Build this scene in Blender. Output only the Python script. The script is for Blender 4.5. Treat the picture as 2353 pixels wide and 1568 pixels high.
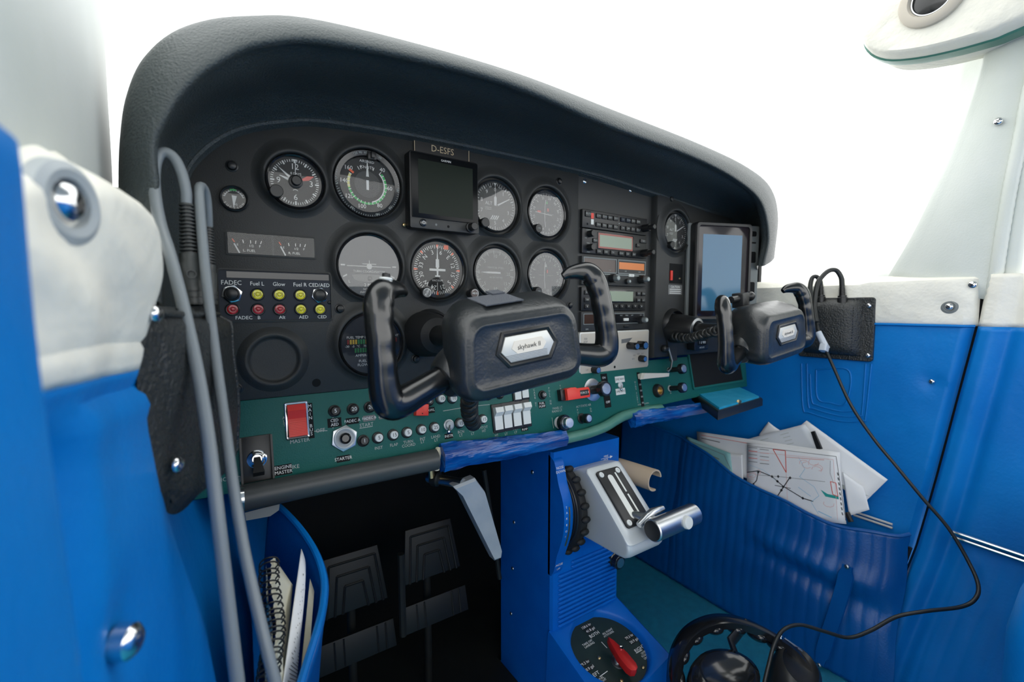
import bpy, bmesh, math, random
from mathutils import Vector, Matrix
random.seed(7)
for _o in list(bpy.data.objects): bpy.data.objects.remove(_o)
SC = bpy.context.scene
COL = SC.collection
R = math.radians
# ------------------------------------------------------------------ camera
# x runs along the instrument panel (0 at its pilot end), y forward, z up; floor at z = 0, panel face at y = 0
FPX, PCX, PCY = 1046.0, 1176.5, 784.0
YAW, PITCH = R(34), R(4.3)
CAM = Vector((0, -.56, .70))
RGT = Vector((math.cos(YAW), -math.sin(YAW), 0))
FWD = Vector((math.sin(YAW)*math.cos(PITCH), math.cos(YAW)*math.cos(PITCH), -math.sin(PITCH)))
UPV = Vector((math.sin(YAW)*math.sin(PITCH), math.cos(YAW)*math.sin(PITCH), math.cos(PITCH)))
cd = bpy.data.cameras.new('camera'); cam = bpy.data.objects.new('camera', cd); COL.objects.link(cam)
cd.sensor_width = 36; cd.lens = 16; cd.clip_start = .01
cam.matrix_world = Matrix(((RGT.x, UPV.x, -FWD.x, CAM.x), (RGT.y, UPV.y, -FWD.y, CAM.y), (RGT.z, UPV.z, -FWD.z, CAM.z), (0, 0, 0, 1)))
cd.dof.use_dof = True; cd.dof.focus_distance = .60; cd.dof.aperture_fstop = 6.3
SC.camera = cam
# ------------------------------------------------------------------ overcast sky, exposure
W = bpy.data.worlds.new('overcast'); SC.world = W; W.use_nodes = True
W.node_tree.nodes['Background'].inputs[0].default_value = (.99, 1, .99, 1)
W.node_tree.nodes['Background'].inputs[1].default_value = 2.9
SC.view_settings.view_transform = 'Standard'; SC.view_settings.look = 'None'
SC.view_settings.exposure = .0; SC.view_settings.gamma = 1; SC.view_settings.use_curve_mapping = False
SC.cycles.max_bounces = 8; SC.cycles.diffuse_bounces = 4; SC.cycles.glossy_bounces = 3; SC.cycles.transparent_max_bounces = 12
SC.cycles.use_denoising = True
SC.cycles.caustics_reflective = False; SC.cycles.caustics_refractive = False

# ------------------------------------------------------------------ measuring: a sight line cut with a known plane of the cabin
def ray(px, py): return FWD + RGT*((px-PCX)/FPX) - UPV*((py-PCY)/FPX)
def atY(px, py, y=0.): d = ray(px, py); return CAM + d*((y-CAM.y)/d.y)
def atX(px, py, x): d = ray(px, py); return CAM + d*((x-CAM.x)/d.x)
def atZ(px, py, z): d = ray(px, py); return CAM + d*((z-CAM.z)/d.z)
def atD(px, py, t): return CAM + ray(px, py)*t
def PN(px, py, out=0.): p = atY(px, py, -out); return (p.x, p.z-.70)          # instrument panel co-ordinates
TILT = R(12); LPO = Vector((0, 0, .60)); LPU = Vector((0, math.sin(TILT), math.cos(TILT))); LPN = Vector((0, -math.cos(TILT), math.sin(TILT)))
def LP(px, py, out=0.):                                                       # lower switch panel co-ordinates
    d = ray(px, py); k = (LPO + LPN*out - CAM).dot(LPN)/d.dot(LPN); p = CAM + d*k - LPO
    return (p.x, p.dot(LPU))

# ------------------------------------------------------------------ materials
MATS = {}
def mat(name, col, rough=.5, metal=0., bump=None, spec=.5, var=None, emit=None, coat=0., bump2=None, sheen=0., stretch=None):
    m = bpy.data.materials.new(name); m.use_nodes = True; nt = m.node_tree; N = nt.nodes; L = nt.links
    b = N['Principled BSDF']
    b.inputs['Base Color'].default_value = (*col, 1); b.inputs['Roughness'].default_value = rough
    b.inputs['Metallic'].default_value = metal; b.inputs['Specular IOR Level'].default_value = spec
    b.inputs['Coat Weight'].default_value = coat; b.inputs['Coat Roughness'].default_value = .12
    b.inputs['Sheen Weight'].default_value = sheen
    tc = N.new('ShaderNodeTexCoord'); src = tc.outputs['Object']
    if stretch:
        mp = N.new('ShaderNodeMapping'); mp.inputs['Scale'].default_value = stretch; L.new(src, mp.inputs[0]); src = mp.outputs[0]
    if var:                                            # (scale, other colour, amount)
        n = N.new('ShaderNodeTexNoise'); n.inputs['Scale'].default_value = var[0]; n.inputs['Detail'].default_value = 5
        L.new(src, n.inputs['Vector'])
        rp = N.new('ShaderNodeValToRGB'); rp.color_ramp.elements[0].position = .40; rp.color_ramp.elements[1].position = .40+.32/max(var[2], .2)
        rp.color_ramp.elements[0].color = (*col, 1); rp.color_ramp.elements[1].color = (*var[1], 1)
        L.new(n.outputs[0], rp.inputs[0]); L.new(rp.outputs[0], b.inputs['Base Color'])
    prev = None
    for bp in (bump, bump2):
        if bp:                                         # (scale, strength, distance)
            n = N.new('ShaderNodeTexNoise'); n.inputs['Scale'].default_value = bp[0]; n.inputs['Detail'].default_value = 3
            L.new(src, n.inputs['Vector'])
            bn = N.new('ShaderNodeBump'); bn.inputs['Strength'].default_value = bp[1]; bn.inputs['Distance'].default_value = bp[2]
            L.new(n.outputs[0], bn.inputs['Height'])
            if prev: L.new(prev, bn.inputs['Normal'])
            prev = bn.outputs[0]
    if prev: L.new(prev, b.inputs['Normal'])
    if emit: b.inputs['Emission Color'].default_value = (*emit[0], 1); b.inputs['Emission Strength'].default_value = emit[1]
    MATS[name] = m; return m
def glassmat(name, tint=(1, 1, 1), ior=1.45, rough=.0, sky_veil=0.):
    m = bpy.data.materials.new(name); m.use_nodes = True; nt = m.node_tree; N = nt.nodes; L = nt.links
    N.remove(N['Principled BSDF']); out = N['Material Output']
    t = N.new('ShaderNodeBsdfTransparent'); t.inputs[0].default_value = (*tint, 1)
    g = N.new('ShaderNodeBsdfGlossy'); g.inputs['Roughness'].default_value = rough
    f = N.new('ShaderNodeFresnel'); f.inputs[0].default_value = ior
    x = N.new('ShaderNodeMixShader'); L.new(f.outputs[0], x.inputs[0]); L.new(t.outputs[0], x.inputs[1]); L.new(g.outputs[0], x.inputs[2])
    last = x
    if sky_veil:  # pale diffuse layer mixed in to stand for reflected sky
        d = N.new('ShaderNodeBsdfDiffuse'); d.inputs[0].default_value = (.9, .93, .95, 1)
        y = N.new('ShaderNodeMixShader'); y.inputs[0].default_value = sky_veil; L.new(x.outputs[0], y.inputs[1]); L.new(d.outputs[0], y.inputs[2]); last = y
    L.new(last.outputs[0], out.inputs[0]); MATS[name] = m; return m
mat('panel', (.026, .028, .028), .52, bump=(700, .35, .0006), spec=.45, var=(14, (.034, .036, .035), 1))
mat('panel_flat', (.03, .032, .032), .5, bump=(1500, .2, .0003))
mat('glare', (.046, .058, .060), .45, bump=(520, .9, .0016), spec=.5)
mat('black', (.012, .013, .014), .38)
mat('black_gloss', (.010, .011, .013), .16, spec=.6)
mat('display_glass', (.006, .007, .008), .2, spec=.15)
mat('black_matte', (.008, .009, .010), .75, spec=.2)
mat('rubber', (.014, .015, .016), .6, spec=.3)
mat('yoke_plastic', (.015, .018, .020), .34, bump=(420, .28, .0007), spec=.65, bump2=(60, .15, .004))
mat('yoke_grip', (.006, .007, .008), .21, spec=.75, bump=(300, .08, .0005))
mat('face', (.018, .018, .017), .6, spec=.3)
mat('face_blue', (.012, .018, .030), .5, spec=.3)
mat('ink', (.80, .82, .80), .6, spec=.2)
mat('ink_dim', (.42, .46, .44), .6, spec=.2)
mat('ink_gold', (.62, .50, .32), .5, spec=.3)
mat('ink_black', (.012, .012, .012), .6)
mat('ink_grey', (.16, .165, .165), .6)
mat('green_arc', (.02, .48, .10), .5); mat('yellow_arc', (.80, .78, .30), .5); mat('orange', (.85, .13, .04), .5); mat('red_hand', (.75, .05, .03), .45)
mat('green_panel', (.006, .110, .098), .48, bump=(620, .4, .0007), spec=.28, var=(9, (.016, .125, .105), .9))
mat('selector_plate', (.006, .020, .018), .5, var=(30, (.010, .028, .026), 1))
mat('green_lip', (.055, .20, .155), .38, var=(30, (.09, .24, .19), 1))
mat('blue', (.0005, .160, .52), .45, bump=(230, .22, .0011), spec=.3, var=(7, (.0005, .20, .60), 1), bump2=(22, .25, .006))
mat('blue_vinyl_shaded', (.001, .080, .31), .36, bump=(300, .3, .0010), spec=.4, var=(11, (.0008, .105, .37), 1))  # pocket vinyl: the wall blue darkened to paint in its shade
mat('blue_console', (.0005, .105, .47), .40, bump=(500, .15, .0005), spec=.3, var=(20, (.0008, .125, .52), 1))
mat('blue_tape', (.0004, .045, .24), .24, spec=.55, bump=(50, .7, .003), var=(38, (.01, .20, .62), .45), stretch=(.5, 3, 3))  # lighter streaks paint the wrinkle highlights into the film's colour
mat('teal_tray', (.006, .26, .46), .42, var=(60, (.05, .38, .58), .5))
mat('white_vinyl', (.85, .83, .74), .55, bump=(260, .3, .0012), bump2=(28, .5, .008), spec=.35, var=(6, (.80, .78, .69), 1))
mat('white_plastic', (.62, .65, .61), .45, bump=(380, .3, .0008), var=(10, (.56, .60, .55), 1))
mat('carpet', (.005, .31, .50), .95, bump=(900, 1, .003), spec=.1, var=(60, (.007, .37, .58), 1), sheen=.1)
mat('dark_metal', (.009, .011, .011), .55, spec=.3, var=(20, (.014, .016, .015), 1))
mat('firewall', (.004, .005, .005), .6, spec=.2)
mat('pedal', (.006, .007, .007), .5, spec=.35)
mat('olive', (.05, .065, .03), .5)
mat('chrome', (.75, .76, .77), .14, 1.)
mat('cast_alloy', (.42, .45, .47), .36, .35, bump=(90, .3, .001), var=(30, (.34, .38, .42), 1))
mat('steel', (.50, .52, .54), .32, 1., bump=(90, .15, .001))
mat('alu', (.62, .64, .66), .30, 1., bump=(400, .1, .0003), stretch=(1, 12, 12))
mat('silver_paint', (.56, .60, .62), .36, .25, bump=(900, .1, .0003), spec=.6)
mat('cable_grey', (.20, .225, .24), .40, spec=.5)
mat('tube_grey', (.050, .055, .054), .42, spec=.5)
mat('washer_grey', (.36, .39, .40), .5)
mat('cable_black', (.016, .018, .018), .42)
mat('leather', (.022, .025, .026), .42, bump=(330, 1., .0020), spec=.6)
mat('beige', (.50, .40, .29), .45)
mat('beige_panel', (.55, .50, .42), .5, bump=(900, .1, .0003))
mat('red_plastic', (.72, .022, .012), .28, spec=.6)
mat('red_orange', (.86, .055, .035), .4)
mat('red_anodised', (.55, .02, .018), .35, .35)
mat('white_switch', (.74, .76, .72), .35)
mat('white_nylon', (.66, .69, .68), .4)
mat('paper', (.86, .87, .88), .7, spec=.2, var=(14, (.81, .83, .85), 1))
mat('paper_yellow', (.74, .70, .54), .7, spec=.2)
mat('paper_green', (.22, .46, .46), .5)
mat('plastic_sleeve', (.66, .70, .74), .25, spec=.6)
mat('lcd', (.30, .36, .27), .35)
mat('lcd_dark', (.010, .017, .012), .25, spec=.12)
mat('lcd_red', (.36, .09, .07), .35)
mat('amber_window', (.75, .22, .05), .3)
mat('brown_window', (.05, .025, .018), .2)
mat('lamp_yellow', (.72, .66, .02), .16, spec=.7); mat('lamp_red', (.42, .012, .020), .16, spec=.7)
mat('lamp_dark', (.16, .13, .01), .3); mat('lamp_dark_red', (.08, .004, .005), .3)
mat('led_red', (.25, .01, .01), .4); mat('led_yellow', (.62, .42, .05), .4); mat('led_green', (.02, .22, .07), .4)
mat('tablet_screen', (.05, .17, .29), .10, spec=.5)
mat('tablet_bezel', (.018, .014, .018), .12, spec=.6)
mat('grey_plastic', (.17, .19, .19), .5)
mat('plate_silver', (.66, .66, .62), .36, .25)
mat('plate_cream', (.76, .70, .60), .45)
mat('velcro', (.035, .05, .08), .95, bump=(1600, 1, .002), sheen=.3)
mat('map_red', (.72, .08, .05), .7); mat('map_pink', (.78, .45, .42), .7); mat('map_blue', (.35, .60, .75), .7); mat('map_green', (.02, .36, .32), .7)
mat('headliner', (.60, .61, .58), .8)
mat('concrete', (.36, .36, .35), .9, var=(.6, (.42, .42, .41), 1))
mat('clear_plastic', (.55, .60, .66), .2, spec=.6)
mat('brass', (.55, .42, .22), .35, 1.)
glassmat('dial_glass', sky_veil=.006, ior=1.5)
glassmat('dial_glass_veiled', sky_veil=.03, ior=1.85)  # pale sky reflection on these dials partly painted as a diffuse veil
glassmat('windshield', (.97, .985, .98), ior=1.25)

# ------------------------------------------------------------------ mesh building
def crom(pts, n, closed=False):
    P = [Vector(p) for p in pts]; out = []; m = len(P); segs = m if closed else m-1
    for i in range(n):
        t = i/(n if closed else n-1)*segs; k = min(int(t), segs-1); u = t-k
        if closed: a, b, c, d = P[(k-1) % m], P[k], P[(k+1) % m], P[(k+2) % m]
        else:
            b, c = P[k], P[k+1]; a = P[k-1] if k else b*2-c; d = P[k+2] if k+2 < m else c*2-b
        out.append(.5*((2*b)+(c-a)*u+(2*a-5*b+4*c-d)*u*u+(3*b-a-3*c+d)*u**3))
    return out
def rrect(w, h, r=0., n=4, cx=0., cy=0.):
    if r <= 0: return [(cx-w/2, cy-h/2), (cx+w/2, cy-h/2), (cx+w/2, cy+h/2), (cx-w/2, cy+h/2)]
    o = []
    for (sx, sy, a0) in ((1, -1, -90), (1, 1, 0), (-1, 1, 90), (-1, -1, 180)):
        for k in range(n+1):
            a = R(a0+90*k/n); o.append((cx+sx*(w/2-r)+r*math.cos(a), cy+sy*(h/2-r)+r*math.sin(a)))
    return o
def circ(r, n=24, cx=0., cy=0., a0=0.): return [(cx+r*math.cos(2*math.pi*k/n+a0), cy+r*math.sin(2*math.pi*k/n+a0)) for k in range(n)]
def inset(o, d):
    n = len(o); res = []
    for i in range(n):
        p0, p1, p2 = Vector(o[i-1]), Vector(o[i]), Vector(o[(i+1) % n])
        e1 = (p1-p0); e2 = (p2-p1)
        if e1.length < 1e-9 or e2.length < 1e-9: res.append(tuple(p1)); continue
        n1 = Vector((-e1.y, e1.x)).normalized(); n2 = Vector((-e2.y, e2.x)).normalized()
        b = n1+n2; L = b.length
        b = n1 if L < 1e-6 else b/L
        c = max(.35, b.dot(n1)); res.append((p1.x+b.x*d/c, p1.y+b.y*d/c))
    return res
_TXT = {}
def glyphs(s):
    if s not in _TXT:
        c = bpy.data.curves.new('t', 'FONT'); c.body = s; c.resolution_u = 2; c.align_x = 'CENTER'; c.align_y = 'CENTER'
        o = bpy.data.objects.new('t', c); COL.objects.link(o)
        me = bpy.data.meshes.new_from_object(o.evaluated_get(bpy.context.evaluated_depsgraph_get()))
        _TXT[s] = ([v.co.copy() for v in me.vertices], [tuple(p.vertices) for p in me.polygons])
        bpy.data.objects.remove(o); bpy.data.curves.remove(c); bpy.data.meshes.remove(me)
    return _TXT[s]
class MB:
    def __init__(s): s.v = []; s.f = []; s.M = None
    def at(s, *a): s.M = Matrix.Translation(a[0]) @ (a[1] if len(a) > 1 else Matrix()); return s
    def add(s, vs, fs):
        k = len(s.v)
        for v in vs:
            v = Vector(v); s.v.append(s.M @ v if s.M is not None else v)
        for f in fs: s.f.append(tuple(i+k for i in f))
        return s
    def rings(s, rs, cap0=True, cap1=True, closed=True):
        n = len(rs[0]); vs = [p for r in rs for p in r]; fs = []
        for j in range(len(rs)-1):
            for i in range(n if closed else n-1):
                a, b = j*n+i, j*n+(i+1) % n; fs.append((a, b, b+n, a+n))
        if cap0: fs.append(tuple(range(n-1, -1, -1)))
        if cap1: fs.append(tuple(range((len(rs)-1)*n, len(rs)*n)))
        return s.add(vs, fs)
    def prism(s, o, z0, z1, b=0., cap0=True):
        rs = [[(x, y, z0) for x, y in o]]
        if b:
            rs.append([(x, y, z1-b) for x, y in o]); i1 = inset(o, b*.3); rs.append([(x, y, z1-b*.3) for x, y in i1])
            rs.append([(x, y, z1) for x, y in inset(o, b)])
        else: rs.append([(x, y, z1) for x, y in o])
        return s.rings(rs, cap0)
    def box(s, x0, x1, y0, y1, z0, z1, b=0., r=0.):
        return s.prism(rrect(x1-x0, y1-y0, r, 3, (x0+x1)/2, (y0+y1)/2), z0, z1, b)
    def lathe(s, prof, n=24, cx=0., cy=0., cap0=False, cap1=True, sx=1., sy=1.):
        return s.rings([[(cx+sx*r*math.cos(2*math.pi*k/n), cy+sy*r*math.sin(2*math.pi*k/n), z) for k in range(n)] for r, z in prof], cap0, cap1)
    def flat(s, o, z=0.): return s.add([(x, y, z) for x, y in o], [tuple(range(len(o)))])
    def quad(s, x0, y0, x1, y1, w, z=0., w2=None):
        d = Vector((x1-x0, y1-y0)).normalized(); n = Vector((-d.y, d.x)); a = w/2; b = (w if w2 is None else w2)/2
        return s.add([(x0+n.x*a, y0+n.y*a, z), (x0-n.x*a, y0-n.y*a, z), (x1-n.x*b, y1-n.y*b, z), (x1+n.x*b, y1+n.y*b, z)], [(0, 1, 2, 3)])
    def tick(s, cx, cy, deg, r0, r1, w, z=0., w2=None):       # clockwise from twelve o'clock
        a = R(deg); return s.quad(cx+r0*math.sin(a), cy+r0*math.cos(a), cx+r1*math.sin(a), cy+r1*math.cos(a), w, z, w2)
    def arc(s, cx, cy, d0, d1, r0, r1, z=0., n=None):
        n = n or max(3, int(abs(d1-d0)/6)); vs = []; fs = []
        for k in range(n+1):
            a = R(d0+(d1-d0)*k/n)
            vs += [(cx+r0*math.sin(a), cy+r0*math.cos(a), z), (cx+r1*math.sin(a), cy+r1*math.cos(a), z)]
        for k in range(n): fs.append((2*k, 2*k+2, 2*k+3, 2*k+1))
        return s.add(vs, fs)
    def text(s, t, x, y, h, z=0., rot=0., sx=1., vert=False):  # h: cap height
        if vert:
            for i, ch in enumerate(t):
                if ch != ' ': s.text(ch, x, y-i*h*1.25, h, z, rot, sx)
            return s
        vs, fs = glyphs(t); k = h/.70; c, q = math.cos(R(rot)), math.sin(R(rot))
        return s.add([(x+(v.x*k*sx*c-v.y*k*q), y+(v.x*k*sx*q+v.y*k*c), z) for v in vs], fs)
    def tube(s, pts, r, n=10, cap=True, sq=1.):
        P = [Vector(p) for p in pts]; m = len(P); rr = r if isinstance(r, (list, tuple)) else [r]*m
        T = [(P[min(i+1, m-1)]-P[max(i-1, 0)]).normalized() for i in range(m)]
        a = Vector((0, 0, 1)) if abs(T[0].z) < .9 else Vector((1, 0, 0))
        u = (a-T[0]*a.dot(T[0])).normalized(); rs = []
        for i in range(m):
            u = (u-T[i]*u.dot(T[i])).normalized(); w = T[i].cross(u)
            rs.append([P[i]+(u*math.cos(2*math.pi*k/n)+w*math.sin(2*math.pi*k/n)*sq)*rr[i] for k in range(n)])
        return s.rings(rs, cap, cap)
    def cyl(s, p0, p1, r, n=16, r1=None, b=0.):
        p0, p1 = Vector(p0), Vector(p1); r1 = r if r1 is None else r1
        if b:
            d = (p1-p0).normalized()
            return s.tube([p0, p0+d*.0001, p0+d*b, p1-d*b, p1-d*.0001, p1], [r-b, r-b*.9, r, r1, r1-b*.9, r1-b], n)
        return s.tube([p0, p1], [r, r1], n)
    def grid(s, rows, flip=False):
        n = len(rows[0]); vs = [p for r in rows for p in r]; fs = []
        for j in range(len(rows)-1):
            for i in range(n-1):
                a = j*n+i; q = (a, a+1, a+n+1, a+n); fs.append(q[::-1] if flip else q)
        return s.add(vs, fs)
    def hexa(s, p):                                            # 8 corners: bottom 4, top 4
        return s.add(p, [(3, 2, 1, 0), (4, 5, 6, 7), (0, 1, 5, 4), (1, 2, 6, 5), (2, 3, 7, 6), (3, 0, 4, 7)])
    def sph(s, c, r, n=12, m=8, sx=1, sy=1, sz=1):
        rs = [[(c[0]+sx*r*math.sin(math.pi*j/m)*math.cos(2*math.pi*k/n), c[1]+sy*r*math.sin(math.pi*j/m)*math.sin(2*math.pi*k/n), c[2]-sz*r*math.cos(math.pi*j/m)) for k in range(n)] for j in range(1, m)]
        return s.rings(rs)
    def mesh(s, name, smooth=38):
        me = bpy.data.meshes.new(name); me.from_pydata([tuple(v) for v in s.v], [], s.f); me.validate()
        if smooth and len(me.polygons):
            me.polygons.foreach_set('use_smooth', [True]*len(me.polygons)); me.set_sharp_from_angle(angle=R(smooth))
        return me
    def build(s, name, material, parent=None, smooth=38, label=None):
        me = s.mesh(name, smooth); me.materials.append(MATS[material])
        return mk(name, me, parent, label)
def mk(name, me, parent=None, label=None):
    o = bpy.data.objects.new(name, me); COL.objects.link(o)
    if parent is not None: o.parent = parent
    if label: o['label'] = label
    return o
def tag(o, label=None, cat=None, group=None, kind=None):
    if label: o['label'] = label
    if cat: o['category'] = cat
    if group: o['group'] = group
    if kind: o['kind'] = kind
    return o
def empty(name, loc=(0, 0, 0), rot=(0, 0, 0)):
    o = bpy.data.objects.new(name, None); COL.objects.link(o); o.location = loc; o.rotation_euler = rot; o.empty_display_size = .02; return o
def pan(name, x, z, out=0.):            # root in instrument panel axes: x across, y up, z towards the pilot
    return empty(name, (x, -out, .70+z), (R(90), 0, 0))
def low(name, x, y, out=0.):            # root in lower switch panel axes
    p = LPO + Vector((x, 0, 0)) + LPU*y + LPN*out; return empty(name, p, (R(90)-TILT, 0, 0))
def copy_tree(o, parent=None):
    c = o.copy(); COL.objects.link(c); c.parent = parent
    for ch in o.children: copy_tree(ch, c)
    return c
def solid(o, t, off=0.):
    m = o.modifiers.new('solid', 'SOLIDIFY'); m.thickness = t; m.offset = off; return o
def subd(o, n=1):
    m = o.modifiers.new('sub', 'SUBSURF'); m.levels = n; m.render_levels = n; return o
def rotx(a): return Matrix.Rotation(R(a), 4, 'X')
def roty(a): return Matrix.Rotation(R(a), 4, 'Y')
def rotz(a): return Matrix.Rotation(R(a), 4, 'Z')
def sm(t): t = max(0., min(1., t)); return t*t*(3-2*t)
def screw(parent, x, y, z, r, material='chrome', name='screw', h=None, slot=True, M=None):
    b = MB(); b.M = M; h = h or r*.55
    b.lathe([(r, z), (r*.97, z+h*.4), (r*.75, z+h*.8), (r*.4, z+h)], 12, x, y); o = b.build(name, material, parent)
    if slot:
        k = MB(); k.M = M
        for a in (40, 130): k.tick(x, y, a, -r*.45, r*.45, r*.16, z+h+.00008)
        k.build('cross_recess', 'black_matte', o)
    return o
# ================================================================== the setting
def gauss(y, z, y0, z0, s): return math.exp(-((y-y0)**2+(z-z0)**2)/(s*s))
ground = MB(); ground.flat([(-30, -30), (30, -30), (30, 30), (-30, 30)], -1.05); tag(ground.build('ground', 'concrete'), kind='structure')
floor = empty('floor'); tag(floor, 'teal blue carpeted cabin floor', kind='structure')
b = MB(); b.box(.005, 1.06, -.62, .36, -.02, 0); b.build('carpet', 'carpet', floor)
b = MB(); b.box(.01, .4495, .015, .16, 0, .012); b.box(.01, .62, .16, .36, 0, .012); b.build('metal_floor_plate', 'dark_metal', floor, label='bare dark footwell plate under the pedals')  # dark plate carried on behind the console to darken the carpet there
b = MB()                                              # rounded crossbar at the front of the carpet
b.tube([(.06, .055, .026), (.25, .055, .03), (.40, .055, .026)], .016, 10); b.build('tunnel_tube', 'olive', floor)
for x in (.13, .21, .33): screw(floor, x, -.04, .04, .0045, 'brass', slot=False, M=rotx(38))
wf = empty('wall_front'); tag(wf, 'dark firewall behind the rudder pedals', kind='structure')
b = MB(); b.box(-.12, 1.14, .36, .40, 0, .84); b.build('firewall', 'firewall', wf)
b = MB(); b.box(-.12, 1.14, .025, .36, .80, .815); b.build('light_block_deck', 'firewall', wf)  # unseen deck added to keep skylight from leaking into the footwell
for x in (-.075, 1.066): b = MB(); b.box(x, x+.012, .0, .36, .60, .80); b.build('light_block_side', 'firewall', wf)  # unseen side sheets added to close the same light leak
ceil = MB()
ceil.grid([[(x, y, 1.27+.03*math.sin(math.pi*(x+.1)/1.25)) for x in (-.1, .1, .3, .5, .7, .9, 1.15)] for y in (-.38, -.6, -1., -1.6)])
ceil = ceil.build('ceiling', 'headliner'); solid(ceil, .05, -1); tag(ceil, 'pale fabric headliner under the wing', kind='structure')

# right cabin wall ahead of the door
def yseam(z):
    T = [(-.05, -.262), (.036, -.268), (.13, -.284), (.27, -.311), (.53, -.346), (.67, -.365), (.75, -.372), (.80, -.372)]
    for (z0, y0), (z1, y1) in zip(T, T[1:]):
        if z <= z1: return y0+(y1-y0)*(z-z0)/(z1-z0)
    return -.372
def xr(y, z):
    x = 1.045
    x += .010*sm((y-.0)/.3)*0
    x -= .05*sm((.42-z)/.42)*.9                        # lower wall leans inboard
    x += .012*sm(1-(y-yseam(z))/.012)                  # rolls into the door gap
    x += .004*gauss(y, z, -.3173, .5695, .016)         # buttoned down at the screws
    x += .006*gauss(y, z, -.334, .70, .022)+.004*gauss(y, z, -.36, .736, .018)
    return x
def zborder(y): return .668-.032*sm((y+.222)/.02)
def xrl(y, z):                                         # blue vinyl with the pressed crest lines
    x = xr(y, z)-.0006*math.sin(y*60+z*40)*math.sin(z*55)
    return x
wr = empty('wall_right'); tag(wr, 'blue and white padded cabin side wall ahead of the passenger door', kind='structure')
b = MB(); rows = []
for j in range(151):
    row = []
    for i in range(131):
        t = i/130; z0 = j/150; y1 = .36
        ys = yseam(.668*z0); y = y1+(ys-y1)*(t**.75); z = z0*zborder(y); row.append((xrl(y, z), y, z))
    rows.append(row)
b.grid(rows, True); solid(b.build('lower_trim', 'blue', wr, label='blue vinyl lower trim'), .006, 1)
b = MB(); rows = []
for j in range(25):
    row = []
    for i in range(61):
        t = i/60; zt = .757; z0 = j/24
        ys = yseam(.71); y = .12+(ys-.12)*t; z = zborder(y)+(zt-zborder(y))*z0; q = math.sin(math.pi*min(z0, 1))
        x = xr(y, z)-.006*q**.5+.02*sm((z0-.86)/.14)-.0012*math.sin(y*90)*q; row.append((x, y, z))
    rows.append(row)
b.grid(rows, True); solid(b.build('upper_trim', 'white_vinyl', wr, label='off-white padded upper trim'), .005, 1)
b = MB(); b.tube([(xr(y, .66)-.0035, y, zborder(y)) for y in [-.365+.004*k for k in range(60)]], .0022, 6); b.build('piping', 'blue', wr)
for P_ in (((1842, 836), (1846, 936), (1862, 949), (1930, 968), (1983, 967), (1990, 955), (2003, 836)), ((1855, 836), (1858, 928), (1872, 940), (1930, 956), (1974, 956), (1982, 944), (1990, 836)), ((1862, 860), (1866, 920), (1880, 932), (1930, 945), (1966, 945)), ((1876, 850), (1879, 914), (1908, 926), (1944, 926), (1951, 852), (1876, 850))):
    b = MB(); b.tube(crom([Vector((xr(v.y, v.z)-.0006, v.y, v.z)) for v in (atX(*p, 1.045) for p in P_)], 40), .0016, 6); b.build('pressed_line', 'blue', wr)
def rightscrew(y, z, r, dx=0., material='chrome'):
    screw(wr, 0, 0, 0, r, material, M=Matrix.Translation((xr(y, z)-.002+dx, y, z)) @ roty(-90))
rightscrew(-.3173, .5695, .0045, .0005); rightscrew(-.36, .736, .0062, -.003)
b = MB(); b.at((xr(-.334, .70)-.0065, -.334, .70), roty(-90)); b.lathe([(.0125, -.002), (.0115, .0012), (.008, .002), (.006, .0008)], 24); b.build('trim_washer', 'grey_plastic', wr)
rightscrew(-.334, .70, .0058, -.0065)
for (p0, p1) in (((1962, 1176), (2051, 1208)),):
    b = MB()
    for k in (0, 1): b.tube([atX(p0[0], p0[1]+k*8, 1.028), atX(p1[0], p1[1]+k*8-2, 1.028)], .0022, 8)
    b.build('chrome_strip', 'plate_silver', wr)
# passenger door
dr = empty('door_1'); tag(dr, 'blue and white passenger door with chrome strip', kind='structure')
def xd(y, z, s):
    x = 1.045-.045*sm((.42-z)/.42)
    x += .014*sm(1-s/.010)+.007*math.exp(-((s-.042)/.010)**2)-.004*math.exp(-((s-.022)/.012)**2)
    if z < .285 and s > .05: x += .0012*math.exp(-((((s-.05) % .022)-.011)/.0022)**2)
    if s > .05: x += .003*math.exp(-((z-.297)/.004)**2)
    return x+.0008*math.sin(s*70)*math.sin(z*31)
def doorpart(name, za, zb, material, nz):
    b = MB(); rows = []
    for j in range(nz+1):
        z = za+(zb-za)*j/nz
        rows.append([(xd(0, z, .0035+.34*(i/90)**1.6), yseam(z)-.0035-.34*(i/90)**1.6, z) for i in range(91)])
    b.grid(rows, True); return solid(b.build(name, material, dr), .006, 1)
doorpart('lower_trim', 0, .668, 'blue', 80); doorpart('upper_trim', .668, .752, 'white_vinyl', 12)
b = MB()
for k in (0, 1): b.tube([atX(2188, 1222+k*11, 1.032), atX(2353, 1278+k*12, 1.034), atX(2500, 1330+k*13, 1.034)], .0027, 8)
b.build('chrome_strip', 'chrome', dr)
b = MB(); rows = [[(1.066, yseam(z)+d, z) for d in (-.02, .02)] for z in (0, .27, .53, .67, .75)]; b.grid(rows); solid(b.build('door_gap_seal', 'black_matte', dr), .004, -1)
b = MB(); b.tube(crom([(1.03, yseam(z)+.003, z) for z in (.005, .06, .12, .20, .27)], 12), .0035, 6); b.build('rubber_seal', 'rubber', dr)

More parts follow.
